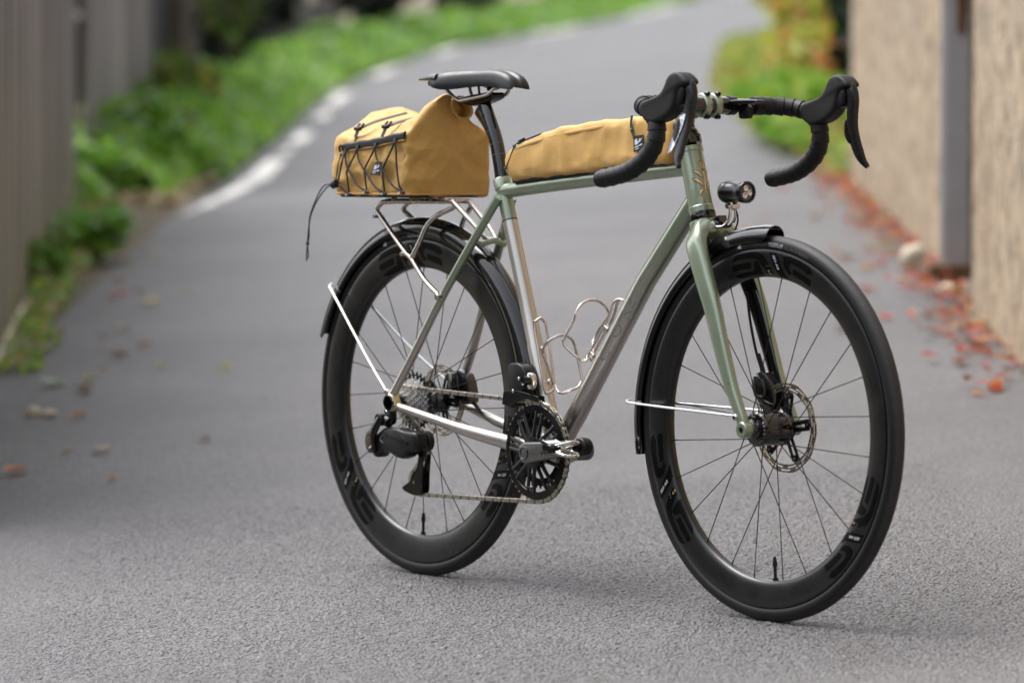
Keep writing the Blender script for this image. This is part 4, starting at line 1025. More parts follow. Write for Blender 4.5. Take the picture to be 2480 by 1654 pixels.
def plate_mesh(yo, name):
    m = MB(); pl = []
    for k in range(11): a = R_(90+180*k/10); pl.append((-.00635+.0043*math.cos(a), .0043*math.sin(a)))
    pl.append((0, -.0030))
    for k in range(11): a = R_(-90+180*k/10); pl.append((.00635+.0043*math.cos(a), .0043*math.sin(a)))
    pl.append((0, .0030))
    for y in (-yo, yo): m.pillow(pl, y, .00055, .0002, 1)
    o = m.build(name, 'chain_metal' if yo > .0025 else 'chain_dark'); me = o.data; bpy.data.objects.remove(o); return me
pm = [plate_mesh(.0031, 'chain_link'), plate_mesh(.0020, 'chain_link')]
for i in range(NL):
    a, b = JN[i], JN[(i+1) % NL]; o = link('chain_link', pm[i % 2], chain); o.location = ((a.x+b.x)/2, CY, (a.y+b.y)/2); o.rotation_euler = (0, -math.atan2(b.y-a.y, b.x-a.x), 0)
# --- crankset: outer chainring with teeth, black spider with slots
gm = gear_ring(46, .0855, CY-.0011, .0022); cring = gm.build('chainring', 'sprocket_metal', bike, (BB.x, 0, BB.z), smooth=25)
m = MB(); m.lathe([(.0900, CY-.0016), (.0890, CY-.0048), (.0760, CY-.0052), (.0745, CY-.0030), (.0745, CY+.0010), (.0900, CY+.0012)], 96, closed=True); m.build('ring_cover', 'gloss_black', cring)
m = MB(); gg = gear_ring(33, .050, CY+.0075, .0022); gg.build('inner_ring', 'black_anodised', cring, smooth=25)
m = MB()
for k in range(8):
    a = 10+k*45
    for d in (-7.5, 7.5):
        A = Vector(polar(.022, a+d*2.2, CY-.008)); Bq = Vector(polar(.0775, a+d*.95, CY-.0035)); m.tube([A, A+(Bq-A)*.5, Bq], [(.0055, .0035), (.0042, .0030), (.0044, .0026)], 10, ref=(0, 1, 0))
m.lathe([(.0130, CY+.004), (.0290, CY+.004), (.0320, CY-.004), (.0300, CY-.012), (.0130, CY-.014)], 40, closed=True)
m.build('spider', 'black_anodised', cring)
m = MB()
for k in range(8): m.tube([polar(.0705, 10+k*45, CY-.0068), polar(.0705, 10+k*45, CY-.0020)], .0032, 10)
m.build('chainring_bolt', 'polished_steel', cring)
def crank_arm(sg, ang):
    ca, sa = math.cos(ang), math.sin(ang); L = .1665; out = []
    def pt(u, v): return (BB.x+u*ca-v*sa, BB.z+u*sa+v*ca)
    for k in range(13): a = R_(90+180*k/12); out.append(pt(.0190*math.cos(a), .0205*math.sin(a)))
    out += [pt(.04, -.0180), pt(.10, -.0150)]
    for k in range(13): a = R_(-90+180*k/12); out.append(pt(L+.0150*math.cos(a), .0140*math.sin(a)))
    out += [pt(.10, .0150), pt(.04, .0180)]
    m = MB(); m.pillow(out, sg*.0700, .0085, .0050, 4); arm = m.build('crank_arm', 'crank_grey', bike)
    arm['label'] = 'right crank arm pointing forward' if sg < 0 else 'left crank arm pointing back'
    m = MB(); m.lathe([(.0128, sg*.0780), (.0128, sg*.0792), (.0112, sg*.0800), (.0095, sg*.0770), (.0001, sg*.0770)], 28, c=(BB.x, 0, BB.z)); m.build('crank_bolt', 'gloss_black', arm)
    e = pt(L, 0)
    m = MB(); bo = []
    for k in range(15): a = R_(-100+200*k/14); bo.append(pt(L+.0185*math.cos(a), .0170*math.sin(a)))
    bo += [pt(L-.008, .0165), pt(L-.008, -.0165)]
    m.pillow(bo, sg*.0695, .0105, .003, 3); m.build('crank_boot', 'black_plastic', arm)
    if sg < 0:
        vs, fs = text_geo('FORCE', 1.0); mx = max(v[0] for v in vs); m = MB()
        m.add([(pt(.088+.036*x/mx, -.0035+y*.010)[0], sg*.0787, pt(.088+.036*x/mx, -.0035+y*.010)[1]) for x, y in vs], fs); m.build('lettering', 'decal_black', arm, smooth=0)
    # clipless pedal: axle, body, front and rear cleat jaws
    pd = MB(); y0 = sg*.080
    pd.tube([(e[0], y0, e[1]), (e[0], y0+sg*.012, e[1]), (e[0], y0+sg*.0121, e[1]), (e[0], y0+sg*.030, e[1]), (e[0], y0+sg*.068, e[1]), (e[0], y0+sg*.071, e[1])], [.0085, .0080, .0062, .0062, .0088, .0060], 18)
    pedal = pd.build('pedal', 'black_anodised', bike); pedal['label'] = 'right clipless pedal' if sg < 0 else 'left clipless pedal'
    yc = y0+sg*.045
    m = MB(); m.pillow(smoothp([(e[0]-.020, e[1]-.0075), (e[0]-.020, e[1]+.0075), (e[0]+.018, e[1]+.0085), (e[0]+.024, e[1]), (e[0]+.018, e[1]-.0085)], 1), yc, .0130, .003); m.build('pedal_body', 'polished_steel', pedal)
    for zs in (-1, 1):
        m = MB(); m.tube(crom([(e[0]+.012, yc-.017, e[1]+zs*.006), (e[0]+.030, yc-.018, e[1]+zs*.010), (e[0]+.040, yc-.008, e[1]+zs*.0125), (e[0]+.040, yc+.008, e[1]+zs*.0125), (e[0]+.030, yc+.018, e[1]+zs*.010), (e[0]+.012, yc+.017, e[1]+zs*.006)], 5), .0034, 10); m.build('cleat_loop', 'polished_steel', pedal)
        m = MB(); m.box((e[0]-.024, yc, e[1]+zs*.0085), (.020, .034, .006), Matrix.Rotation(R_(zs*16), 3, 'Y')); m.box((e[0]-.033, yc, e[1]+zs*.011), (.006, .026, .007)); m.build('jaw', 'polished_steel', pedal, smooth=0)
    m = MB(); m.tube([(e[0]-.028, yc-.014, e[1]), (e[0]-.028, yc+.014, e[1])], .0058, 12)
    for k in range(5): m.tube([(e[0]-.028, yc-.011+.0052*k, e[1]), (e[0]-.028, yc-.0095+.0052*k, e[1])], .0068, 12)
    m.build('spring', 'black_anodised', pedal)
ANG = math.atan2(.0201, .1635)
crank_arm(-1, ANG); crank_arm(1, ANG+math.pi)
# --- rear derailleur
dm = MB()
dm.pillow(smoothp([(-.0502, .272), (-.0249, .2858), (-.0123, .2931), (.0308, .2937), (.0446, .2895), (.0708, .2884), (.0913, .2879), (.0968, .276), (.0982, .2524), (.0763, .2511), (.0639, .2455), (.0612, .2396), (.0364, .2316), (-.0053, .2465), (-.0249, .2429), (-.0333, .2324), (-.0473, .2325), (-.053, .2404)], 1), -.0775, .0155, .0075, 4)
rd = dm.build('rear_derailleur', 'black_plastic', bike)
m = MB(); m.pillow(smoothp([(-.0211, .3179), (-.0099, .3069), (-.0267, .2863), (-.0365, .2693), (-.0309, .2423), (-.0576, .24), (-.0675, .2725), (-.0407, .2954)], 1), -.097, .0035, .0015, 2); m.build('link_plate', 'gloss_black', rd)
m = MB(); m.pillow(smoothp([(-.022, .332), (.010, .332), (.012, .316), (.010, .300), (-.004, .296), (-.014, .306)], 1), -.082, .0050, .002, 2); m.build('hanger', 'black_anodised', rd)
m = MB(); m.lathe([(.0125, -.074), (.0125, -.0985), (.0105, -.1000), (.0075, -.0985), (.0070, -.0955), (.0001, -.0955)], 24, c=(-.022, 0, .3070)); m.tube([(-.022, -.085, .307), (-.004, -.083, .302)], .011, 16); m.build('knuckle', 'black_plastic', rd)
m = MB(); m.pillow(smoothp([(-.012, .2880), (.030, .2900), (.046, .2800), (.072, .2680), (.060, .2600), (.020, .2720), (-.002, .2740)], 1), -.0930, .0018, .0010, 2); m.build('battery', 'black_plastic', rd)
m = MB(); m.lathe([(.0185, -.0640), (.0200, -.0620), (.0200, -.0520), (.0170, -.0500)], 28, c=(.0800, 0, .2690)); m.build('cage_pivot', 'black_plastic', rd)
cage_pl = smoothp([(.058, .286), (.073, .284), (.071, .245), (.0655, .200), (.0655, .166), (.045, .160), (.012, .166), (-.003, .173), (.014, .182), (.038, .194), (.050, .218), (.0555, .250)], 1)
for y in (-.0560, -.0390):
    m = MB(); m.pillow(cage_pl, y, .0011, .0004, 1); m.build('cage_plate', 'black_anodised', rd)
for (cx, cz), tt in (((.0395, .1870), 12), ((.0535, .2610), 11)):
    g = gear_ring(tt, .006, CY-.0012, .0024); o = g.build('pulley', 'black_anodised', rd, (cx, 0, cz), smooth=25)
m = MB()
for p in ((.0395, .1870), (.0535, .2610)): m.tube([(p[0], -.0580, p[1]), (p[0], -.0370, p[1])], .0035, 10)
m.tube([(-.0470, -.1012, .2505), (-.0400, -.1012, .2545)], .0016, 8); m.build('bolt', 'polished_steel', rd)
for (x0, z0, x1, z1) in ((-.010, .2800, -.022, .2690), (-.022, .2680, -.012, .2620), (-.004, .2790, -.009, .2730)):
    m = MB(); m.tube([(x0, -.0938, z0), (x1, -.0938, z1)], .0013, 6); m.build('emblem', 'decal_grey', rd)
# --- front derailleur
m = MB(); m.pillow(smoothp([(.3230, .4239), (.3280, .4310), (.3620, .4320), (.3820, .4112), (.3800, .391), (.3680, .3640), (.3450, .360), (.3300, .3700), (.3230, .3950)], 1), -.036, .0120, .004, 3); fd = m.build('front_derailleur', 'black_plastic', bike)
m = MB(); m.pillow([(.322, .376), (.365, .380), (.428, .372), (.430, .360), (.392, .366), (.335, .350), (.318, .352)], CY-.0080, .0010, .0004, 1); m.pillow([(.322, .376), (.365, .380), (.428, .372), (.430, .352), (.392, .356), (.335, .345), (.318, .348)], CY+.0062, .0010, .0004, 1); m.build('cage', 'black_anodised', fd)
m = MB(); m.lathe([(.0062, -.060), (.0085, -.062), (.0085, -.044), (.006, -.043)], 18, c=(.3900, 0, .4000)); m.build('clamp_bolt', 'black_anodised', fd)
m = MB(); m.pillow(smoothp([(.382, .415), (.398, .413), (.402, .395), (.396, .382), (.384, .384)], 1), -.0420, .0060, .002, 2); m.build('mount', 'polished_steel', fd)
m = MB()
for x_, z_ in ((.372, .4030), (.354, .3790)): m.lathe([(.0030, -.0560), (.0034, -.0580), (.0016, -.0588), (.0016, -.0575)], 12, c=(x_, 0, z_))
m.build('bolt', 'polished_steel', fd)
# --- disc calipers and hoses
def caliper(parts, name_label, hose):
    m = MB()
    for poly, y, T in parts: m.pillow(smoothp(poly, 1), y, T, .002, 2)
    o = m.build('brake_caliper', 'gloss_black', bike); o['label'] = name_label
    m = MB(); m.tube(crom(hose, 6), .0025, 8); m.build('hose', 'black_plastic', o)
    return o
rc = caliper([([(.0330, .402), (.0560, .404), (.0800, .392), (.0930, .345), (.0800, .335), (.0500, .338), (.0280, .358)], .0520, .012), ([(.036, .398), (.060, .398), (.068, .360), (.045, .350), (.034, .362)], .0345, .006)], 'rear brake caliper',
             [(.082, .056, .338), (.110, .058, .318), (.150, .054, .302), (.200, .046, .296), (.24, .040, .291)])
m = MB(); m.tube([(.080, .056, .342), (.108, .058, .319)], [.0045, .0032], 10); m.build('hose_boot', 'black_plastic', rc)
m = MB(); m.tube([(.232, .043, .293), (.250, .040, .291)], .0062, 12); m.build('cable_port', 'yellow_metal', rc)
fc = caliper([([(.935, .435), (.962, .440), (.985, .412), (.990, .375), (.970, .362), (.944, .380)], .0480, .013), ([(.940, .430), (.965, .432), (.978, .400), (.962, .385), (.945, .396)], .0300, .006)], 'front brake caliper',
             [(.952, .040, .440), (.940, .036, .475), (.926, .034, .530), (.915, .036, .58)])
m = MB(); m.tube([(.956, .041, .432), (.946, .037, .470)], [.0050, .0032], 10); m.build('hose_boot', 'black_plastic', fc)

# --- stem, handlebar, tape, levers
def rounded(o, vox, it):
    """melt the edges of a blocky shape: voxel remesh, then smooth"""
    a = o.modifiers.new('r', 'REMESH'); a.mode = 'VOXEL'; a.voxel_size = vox
    b = o.modifiers.new('s', 'SMOOTH'); b.iterations = it; b.factor = .5
    dg = bpy.context.evaluated_depsgraph_get(); me = bpy.data.meshes.new_from_object(o.evaluated_get(dg)); o.modifiers.clear()
    me.polygons.foreach_set('use_smooth', [True]*len(me.polygons)); o.data = me; return o
CL = Vector((.8500, 0, .9120))
sm = MB(); s0 = HT1+HU*.0655
sm.tube([HT1+HU*d for d in (.045, .047, .083, .085)], [.0165, .0185, .0185, .017], 28)
sm.tube([s0+Vector((.008, 0, .0)), s0+(CL-s0)*.5, CL-Vector((.012, 0, 0))], [(.0165, .0160), (.0155, .0150), (.0170, .0200)], 20, ref=(0, 1, 0))
stem = sm.build('stem', 'green_paint', bike)
for y in (-.0125, .0125):
    m = MB(); rg = []
    for k in range(28):
        a = 2*math.pi*k/28; rg.append((CL.x+.0200*math.cos(a)*(1+.12*abs(math.sin(a))**8), CL.z+.0200*math.sin(a)*(1+.12*abs(math.sin(a))**8)))
    m.pillow(rg, y, .0075, .003, 3); m.build('faceplate', 'green_paint', stem)
    for z in (-1, 1):
        m = MB(); m.lathe([(.0038, CL.x+.004), (.0042, CL.x+.005), (.0042, CL.x+.0145), (.0035, CL.x+.0155), (.0020, CL.x+.0155), (.0018, CL.x+.0120), (.0001, CL.x+.0120)], 14, 'x', (0, y, CL.z+z*.0205)); m.build('bolt', 'black_anodised', stem)
hb = MB(); hb.tube([(CL.x, -.12, CL.z), (CL.x, -.062, CL.z), (CL.x, -.045, CL.z), (CL.x, .045, CL.z), (CL.x, .062, CL.z), (CL.x, .12, CL.z)], [.0122, .0128, .0159, .0159, .0128, .0122], 24)
bar = hb.build('handlebar', 'gloss_black', bike)
vs, fs = text_geo('800', .011); m = MB()
m.add([(CL.x+.01595*math.cos(R_(18)+b/.016), -.0330+a*.62, CL.z+.01595*math.sin(R_(18)+b/.016)-.005) for a, b in vs], fs); m.build('lettering', 'decal_grey', bar, smooth=0)
for sg in (-1, 1):
    P = crom([(CL.x, sg*.108, CL.z), (.8500, sg*.120, .9121), (.8515, sg*.133, .9122), (.8600, sg*.156, .9115), (.8790, sg*.176, .9090), (.9010, sg*.1855, .9040), (.9200, sg*.189, .8945), (.9320, sg*.1905, .8800), (.9354, sg*.1925, .857), (.928, sg*.1945, .8356), (.907, sg*.1965, .814), (.871, sg*.199, .796), (.836, sg*.2005, .787), (.7930, sg*.202, .7805)], 16)
    rr = []; dist = 0
    for i, p in enumerate(P):
        if i: dist += (p-P[i-1]).length
        saw = (dist/.0195+.12*math.sin(dist*70)) % 1; rr.append(.0150+.0023*saw)
    for k in range(3): rr[k] = .0150+.0002*k
    m = MB(); m.tube(P, rr, 20); tape = m.build('bar_tape', 'bar_tape', bar, smooth=25)
    m = MB(); m.tube([(CL.x, sg*.104, CL.z), (CL.x, sg*.1045, CL.z), (CL.x, sg*.121, CL.z), (CL.x, sg*.1215, CL.z)], [.0160, .0168, .0170, .0163], 20); m.build('finishing_tape', 'black_plastic', bar)
    m = MB(); e0, e1 = P[-1], (P[-1]-P[-4]).normalized(); m.tube([e0, e0+e1*.001, e0+e1*.004, e0+e1*.0055], [.0148, .0152, .0146, .010], 20); m.build('end_plug', 'black_plastic', bar)
    # lever hood
    m = MB(); out = [(.905, .893), (.900, .906), (.9080, .9175), (.9300, .9215), (.9540, .9285), (.9655, .9400), (.9735, .9570), (.9830, .9650), (.9990, .9680), (1.0140, .9625), (1.0270, .9515), (1.0290, .9455), (1.0130, .9420), (1.0000, .9330), (.9960, .9150), (.9900, .9000), (.9680, .8850), (.9400, .8780), (.9180, .8790)]
    m.pillow(smoothp(out, 2), 0, .0185, .0040, 2)
    for i, v in enumerate(m.v):
        x_, y_, z_ = v; k = max(0., min(1., (x_-.935)/.06))
        m.v[i] = (x_, sg*.1885+y_*(1.0-.14*k+(.10 if x_ > 1.0 and z_ > .945 else 0)), z_)
    hood = rounded(m.build('brake_hood', 'hood_rubber', bar, smooth=60), .0016, 34)
    m = MB(); m.pillow(smoothp([(.986, .938), (1.006, .944), (1.016, .940), (1.012, .912), (.996, .905), (.984, .918)], 1), sg*.1885, .0125, .005, 4); m.build('lever_body', 'black_plastic', hood)
    # brake lever blade
    P = crom([(1.0140, sg*.1885, .9520), (1.0225, sg*.1885, .9400), (1.0260, sg*.1895, .9200), (1.0215, sg*.1915, .8940), (1.0175, sg*.196, .8700), (1.0165, sg*.2045, .8450), (1.0190, sg*.2120, .8240), (1.0225, sg*.2175, .8120), (1.0300, sg*.2215, .8020)], 5)
    rr = []
    for i in range(len(P)):
        a = i/(len(P)-1); rr.append((lerp_prof([(0, .007), (.1, .0105), (.3, .0105), (.5, .0115), (.7, .0105), (.82, .0075), (.92, .0052), (1, .0035)], a), lerp_prof([(0, .0065), (.15, .0085), (.5, .0070), (.8, .0065), (1, .0045)], a)))
    m = MB(); rings = []
    for i, p in enumerate(P):
        T = (P[min(i+1, len(P)-1)]-P[max(i-1, 0)]).normalized(); Bv = Vector((0, 1, 0)); Bv = (Bv-T*Bv.dot(T)).normalized(); Nv = Bv.cross(T); ring = []
        for j in range(16):
            a = 2*math.pi*(j+.5)/16; c_, s_ = math.cos(a), math.sin(a); ring.append(p+Nv*(rr[i][0]*math.copysign(abs(c_)**.6, c_))+Bv*(rr[i][1]*math.copysign(abs(s_)**.6, s_)))
        rings.append(ring)
    m.grid(rings, True, False, True, True); lever = m.build('brake_lever', 'lever_metal', bar, smooth=40)
    # shift paddle behind the blade
    m = MB(); m.pillow(smoothp([(1.009, .890), (1.001, .872), (.999, .858), (1.004, .846), (1.012, .842), (1.014, .872)], 2), 0, .0100, .003, 3)
    m.v = [(x_, y_+sg*(.194+(.89-z_)*.22), z_) for x_, y_, z_ in m.v]; m.build('shift_paddle', 'black_plastic', bar)
    if sg < 0:
        dec = [(1.004, .884), (1.016, .894), (1.024, .894), (1.017, .866), (1.009, .832), (1.000, .826)]
        def dy(z): return -(lerp_prof([(.80, .2215), (.824, .2120), (.845, .2045), (.870, .196), (.894, .1915), (.92, .1895)], z)+.0083)
        pl = smoothp(dec, 1); cx = sum(p[0] for p in pl)/len(pl); cz = sum(p[1] for p in pl)/len(pl)
        m = MB(); m.add([(x_, dy(z_)-.0006, z_) for x_, z_ in pl]+[(cx, dy(cz)-.0006, cz)], [(i, (i+1) % len(pl), len(pl)) for i in range(len(pl))]); m.build('decal', 'decal_white', bar, smooth=0)
        m = MB(); q = [(1.002, .864), (1.0065, .872), (1.0040, .846), (1.0025, .828), (.9990, .8255)]; m.add([(x_, dy(z_)-.0011, z_) for x_, z_ in q], [(0, 1, 2, 3, 4)]); m.build('decal', 'decal_blue', bar, smooth=0)
        vs, fs = text_geo('SRAM', 1.0); mx = max(v[0] for v in vs); m = MB(); A, Bq = Vector((1.0115, .842)), Vector((1.0185, .884)); U = (Bq-A); Pn = Vector((-U.y, U.x)).normalized()
        q = [A+U*(x/mx)+Pn*(y*.0058) for x, y in vs]; m.add([(p.x, dy(p.y)-.0013, p.y) for p in q], fs); m.build('lettering', 'decal_grey', bar, smooth=0)
# computer mount out in front of the bar
m = MB(); m.pillow(smoothp([(.850, .9185), (.860, .9225), (.930, .9225), (.938, .9205), (.936, .9165), (.860, .9130)], 1), .050, .0120, .003, 3)
mount = m.build('computer_mount', 'black_plastic', bar)
m = MB(); m.tube([(.850, .044, .912), (.850, .058, .912)], .0172, 20); m.build('mount_clamp', 'black_plastic', mount)
m = MB(); m.pillow(smoothp([(.870, .914), (.895, .914), (.897, .893), (.893, .888), (.872, .888), (.868, .893)], 1), .060, .006, .002, 2); m.build('camera_foot', 'black_plastic', mount)
# --- headlight
hl = MB()
hl.lathe([(.0001, .8935), (.0150, .8935), (.0185, .8960), (.0200, .9000), (.0200, .9080), (.0188, .9100), (.0185, .9420), (.0192, .9440), (.0198, .9480), (.0198, .9560), (.0190, .9575), (.0150, .9575), (.0145, .9545)], 40, 'x', (0, 0, .7575), cap=False)
light = hl.build('headlight', 'black_anodised', bike)
m = MB(); m.lathe([(.0145, .9546), (.0100, .9536), (.0001, .9532)], 32, 'x', (0, 0, .7575), cap=False); m.build('reflector', 'decal_grey', light)
for k in range(3):
    a = R_(90+120*k+20); m = MB(); m.lathe([(.0060, .9545), (.0056, .9555), (.0040, .9560), (.0022, .9545), (.0001, .9538)], 20, 'x', (0, .0073*math.cos(a), .7575+.0073*math.sin(a)), cap=False); m.build('lens', 'lens', light)
m = MB()
for k in range(44):
    if k % 11 in (0, 5): continue
    a = k*360/44; c_, s_ = math.cos(R_(a)), math.sin(R_(a)); m.tube([(.9578, .0163*c_, .7575+.0163*s_), (.9578, .0183*c_, .7575+.0183*s_)], .00055, 4)
m.build('ring_print', 'decal_grey', light, smooth=0)
m = MB()
for y in (-.0060, .0060):
    m.tube(crom([(.9160, y*.9, .7370), (.9170, y, .7300), (.9175, y*1.1, .7180), (.9130, y*1.2, .7060), (.8990, y*1.1, .6965), (.8800, y, .6960), (.8700, y, .7010)], 5), .0030, 10)
br = m.build('bracket', 'polished_steel', light)
m = MB(); m.tube([(.9165, -.0135, .7330), (.9165, .0135, .7330)], .0052, 14); m.tube([(.9165, -.0060, .7330), (.9165, .0060, .7330)], .0082, 16); m.build('bracket_bolt', 'polished_steel', light)
m = MB(); m.tube([(.8730, -.0100, .6985), (.8730, .0100, .6985)], .0070, 14); m.build('bracket_bolt', 'polished_steel', light)
m = MB(); m.tube(crom([(.908, .004, .738), (.919, .006, .725), (.922, .008, .708), (.912, .010, .690), (.896, .012, .678)], 6), .0016, 8); m.build('cable', 'black_plastic', light)
# --- bottle cages
def wire(name, pts, par, r=.0026): 
    m = MB(); m.tube(crom(pts, 5), r, 10); return m.build(name, 'titanium_wire', par)
m = MB(); m.pillow([(.5590, .4990), (.5680, .4945), (.5745, .5030), (.5655, .5090)], 0, .0085, .001, 1); m.pillow([(.5190, .4490), (.5280, .4445), (.5345, .4530), (.5255, .4590)], 0, .0085, .001, 1)
cage = m.build('bottle_cage', 'titanium', bike, smooth=0); cage['label'] = 'wire bottle cage on the down tube'
wire('wire_hoop', [(.5152, -.006, .4454), (.5114, -.012, .4399), (.5088, -.025, .4465), (.4886, -.036, .4648), (.4822, -.038, .4764), (.4897, -.038, .4893), (.5122, -.038, .5167), (.5171, -.036, .5325), (.5171, -.024, .5463), (.5172, -.004, .5537), (.5175, .016, .5518), (.5178, .032, .542), (.5224, .038, .5294), (.5192, .038, .5199), (.4931, .036, .4939), (.4868, .030, .4764), (.4967, .020, .4676), (.5128, .008, .4614)], cage)
for y in (-.0055, .0055): wire('wire_rail', [(.6111, 0, .5555), (.5989, y*.5, .5575), (.5866, y, .5494), (.5818, y, .5368), (.5695, y, .5161), (.5227, y, .4612), (.5077, y, .4449), (.5090, y*1.6, .4400)], cage)
m = MB(); m.tube([(.3590, 0, .4700), (.3660, 0, .4500), (.3820, 0, .4040), (.3890, 0, .3850)], [(.0030, .0105)]*4, 4, ref=(0, 1, 0)) #, 0, .3971), (.006, .022, .022), Matrix.Rotation(R_(-18), 3, 'Y'))
cage2 = m.build('bottle_cage', 'titanium', bike, smooth=0); cage2['label'] = 'wire bottle cage on the seat tube'
wire('wire_rail', [(.3654, 0, .5159), (.3627, -.010, .5096), (.3616, -.012, .4968), (.3908, -.012, .3881), (.3955, -.008, .3754), (.3946, .004, .3797), (.3938, .010, .3876), (.3813, .012, .4428), (.3690, .012, .4901), (.3666, .010, .5061), (.3654, 0, .5159)], cage2)
wire('wire_hoop', [(.4169, -.01, .3924), (.4168, -.014, .4052), (.4141, -.022, .4276), (.4114, -.03, .4483), (.4144, -.034, .4564), (.4227, -.037, .4648), (.4341, -.036, .4754), (.4444, -.022, .4849), (.4396, 0, .4847), (.4324, .022, .4762), (.4264, .035, .4598), (.4303, .038, .4408), (.4419, .038, .4047), (.4426, .036, .3961), (.443, .028, .3873), (.4402, .014, .3824), (.4324, 0, .3766), (.4247, -.006, .3796), (.4024, .006, .3889)], cage2)
m = MB()
for x_, z_ in ((.3700, .4584), (.3910, .3971)): m.lathe([(.0045, x_-.002), (.0050, x_+.001), (.0035, x_+.0035), (.0016, x_+.0035)], 14, 'x', (0, 0, z_))
m.build('cage_bolt', 'polished_steel', cage2)

# ================================================================ bags
def crease(p, amp=1.0, seed=0.):
    """crumple: flat facets meeting at soft ridges, over a slow swell"""
    q = p+Vector((seed, seed*.7, 0))
    w_ = Vector((noise.noise(q*9), noise.noise(q*9+Vector((5, 0, 0))), noise.noise(q*9+Vector((0, 5, 0)))))*.35
    d1 = noise.voronoi(Vector((q.x*15, q.y*15, q.z*19))+w_)[0]; d2 = noise.voronoi(Vector((q.x*34, q.y*34, q.z*30))+w_*2)[0]
    return amp*(.0030*noise.noise(q*12)+.0070*(d1[0]-.42)+.0022*(d2[0]-.42))
def bag_from_rings(rings, name, mat, parent, amp, seed, smooth=60):
    """closed loft whose skin is pushed in and out along its normals into folds"""
    m = MB(); m.grid(rings, True, False, True, True)
    me = bpy.data.meshes.new(name); me.from_pydata(m.v, [], m.f); me.materials.append(MATS[mat])
    bm = bmesh.new(); bm.from_mesh(me); bmesh.ops.recalc_face_normals(bm, faces=bm.faces); bm.normal_update()
    off = [(v, v.normal.copy()*crease(v.co, amp, seed)) for v in bm.verts]
    for v, d in off: v.co += d
    bm.to_mesh(me); bm.free()
    me.polygons.foreach_set('use_smooth', [True]*len(me.polygons)); me.set_sharp_from_angle(angle=R_(smooth))
    return link(name, me, parent)
def resample(poly, n):
    L = [0]
    for i in range(len(poly)): L.append(L[-1]+(Vector(poly[(i+1) % len(poly)])-Vector(poly[i])).length)
    out = []
    for k in range(n):
        d = L[-1]*k/n; i = max(j for j in range(len(poly)) if L[j] <= d+1e-12); f = (d-L[i])/max(1e-9, L[i+1]-L[i])
        a, b = poly[i], poly[(i+1) % len(poly)]; out.append((a[0]+(b[0]-a[0])*f, a[1]+(b[1]-a[1])*f))
    return out
# --- rear rack bag: roll top bag with two ears
rb = empty('rack_bag', (-.045, 0, .7400)); tag(rb, 'tan roll top bag with black bungee lacing on the rear rack', 'bag')
OB = Vector(rb.location)
def sect(x):
    za = lerp_prof([(-.166, .908), (-.150, .920), (-.125, .918), (-.10, .908), (-.04, .898), (0, .902), (.04, .922), (.076, .938)], x)
    ya = lerp_prof([(-.166, .040), (-.10, .022), (-.04, .006), (.076, -.006)], x)
    sh = lerp_prof([(-.166, .861), (-.08, .858), (.076, .868)], x); shl = .868
    fl = lerp_prof([(-.166, .030), (-.04, .050), (.04, .034), (.076, .026)], x)
    bw = .097+.004*math.sin((x+.166)*13)
    p = [(-bw+.003, .7445), (-bw, .757), (-bw-.004, .80), (-bw-.002, sh-.012), (-bw+.002, sh), (ya-fl, za-.012), (ya-.006, za), (ya+.008, za-.001), (ya+fl, za-.016), (bw-.010, shl), (bw-.007, shl-.012), (bw-.004, .80), (bw-.005, .757), (bw-.006, .7445)]
    return p
NR = 170
def ring_at(x, ins=0., k=1.0, base=None):
    p = base or resample(smoothp(sect(x), 1), NR)
    if ins: p = inset(ccw(p), ins) if area(p) > 0 else list(reversed(inset(list(reversed(p)), ins)))
    return p
X0, X1 = -.166, .0765; rings = []
def cap_rings(x_edge, sgn):
    base = resample(smoothp(sect(x_edge), 1), NR); cy = 0.; cz = .815; out = []
    for k in range(26):
        f = 1-k/26; out.append([Vector((x_edge+sgn*.006*(1-f*f), cy+(y-cy)*f*(.985 if k == 0 else .985), cz+(z-cz)*f*.985)) for y, z in base])
    return out
c0 = cap_rings(X0, -1)[::-1]; c1 = cap_rings(X1, 1)
rings += c0
for i in range(66):
    x = X0+.004+(X1-X0-.008)*i/65; rings.append([Vector((x, y, z)) for y, z in resample(smoothp(sect(x), 1), NR)])
rings += c1
rings = [[v-OB for v in r] for r in rings]
bag_from_rings(rings, 'body', 'tan_fabric', rb, 2.2, 1.0)
# rolled closure lying over the top edge, open at the front
rl = []
for i in range(30):
    x = -.150+(.096+.150)*i/29; za = lerp_prof([(-.166, .908), (-.10, .905), (-.04, .894), (.0, .898), (.04, .914), (.076, .929), (.10, .926)], x); ya = lerp_prof([(-.166, .052), (-.04, .020), (.076, .016), (.1, .018)], x)
    sp = []
    hgt = lerp_prof([(-.15, .014), (-.04, .011), (.05, .017), (.096, .022)], x)
    for k in range(20):
        a = 2*math.pi*k/20; sp.append(Vector((x+.006*math.cos(a), ya+.021*math.cos(a)+.006*math.sin(a), za-.012+hgt*math.sin(a)-.010*math.cos(a))))
    rl.append([v-OB for v in sp])
inner = [[c+(v-c)*.80+Vector((-.0, 0, 0)) for v in rl[-1]] for c in [sum(rl[-1], Vector())/20]]
inner2 = [[c+(v-c)*.70+Vector((-.06, 0, 0)) for v in rl[-1]] for c in [sum(rl[-1], Vector())/20]]
m = MB(); m.grid(rl+inner+inner2, True, False, True, True); ro = m.build('roll_closure', 'tan_fabric_plain', rb, smooth=50)
for v in ro.data.vertices: v.co += v.normal*crease(v.co, .6, 4.0)
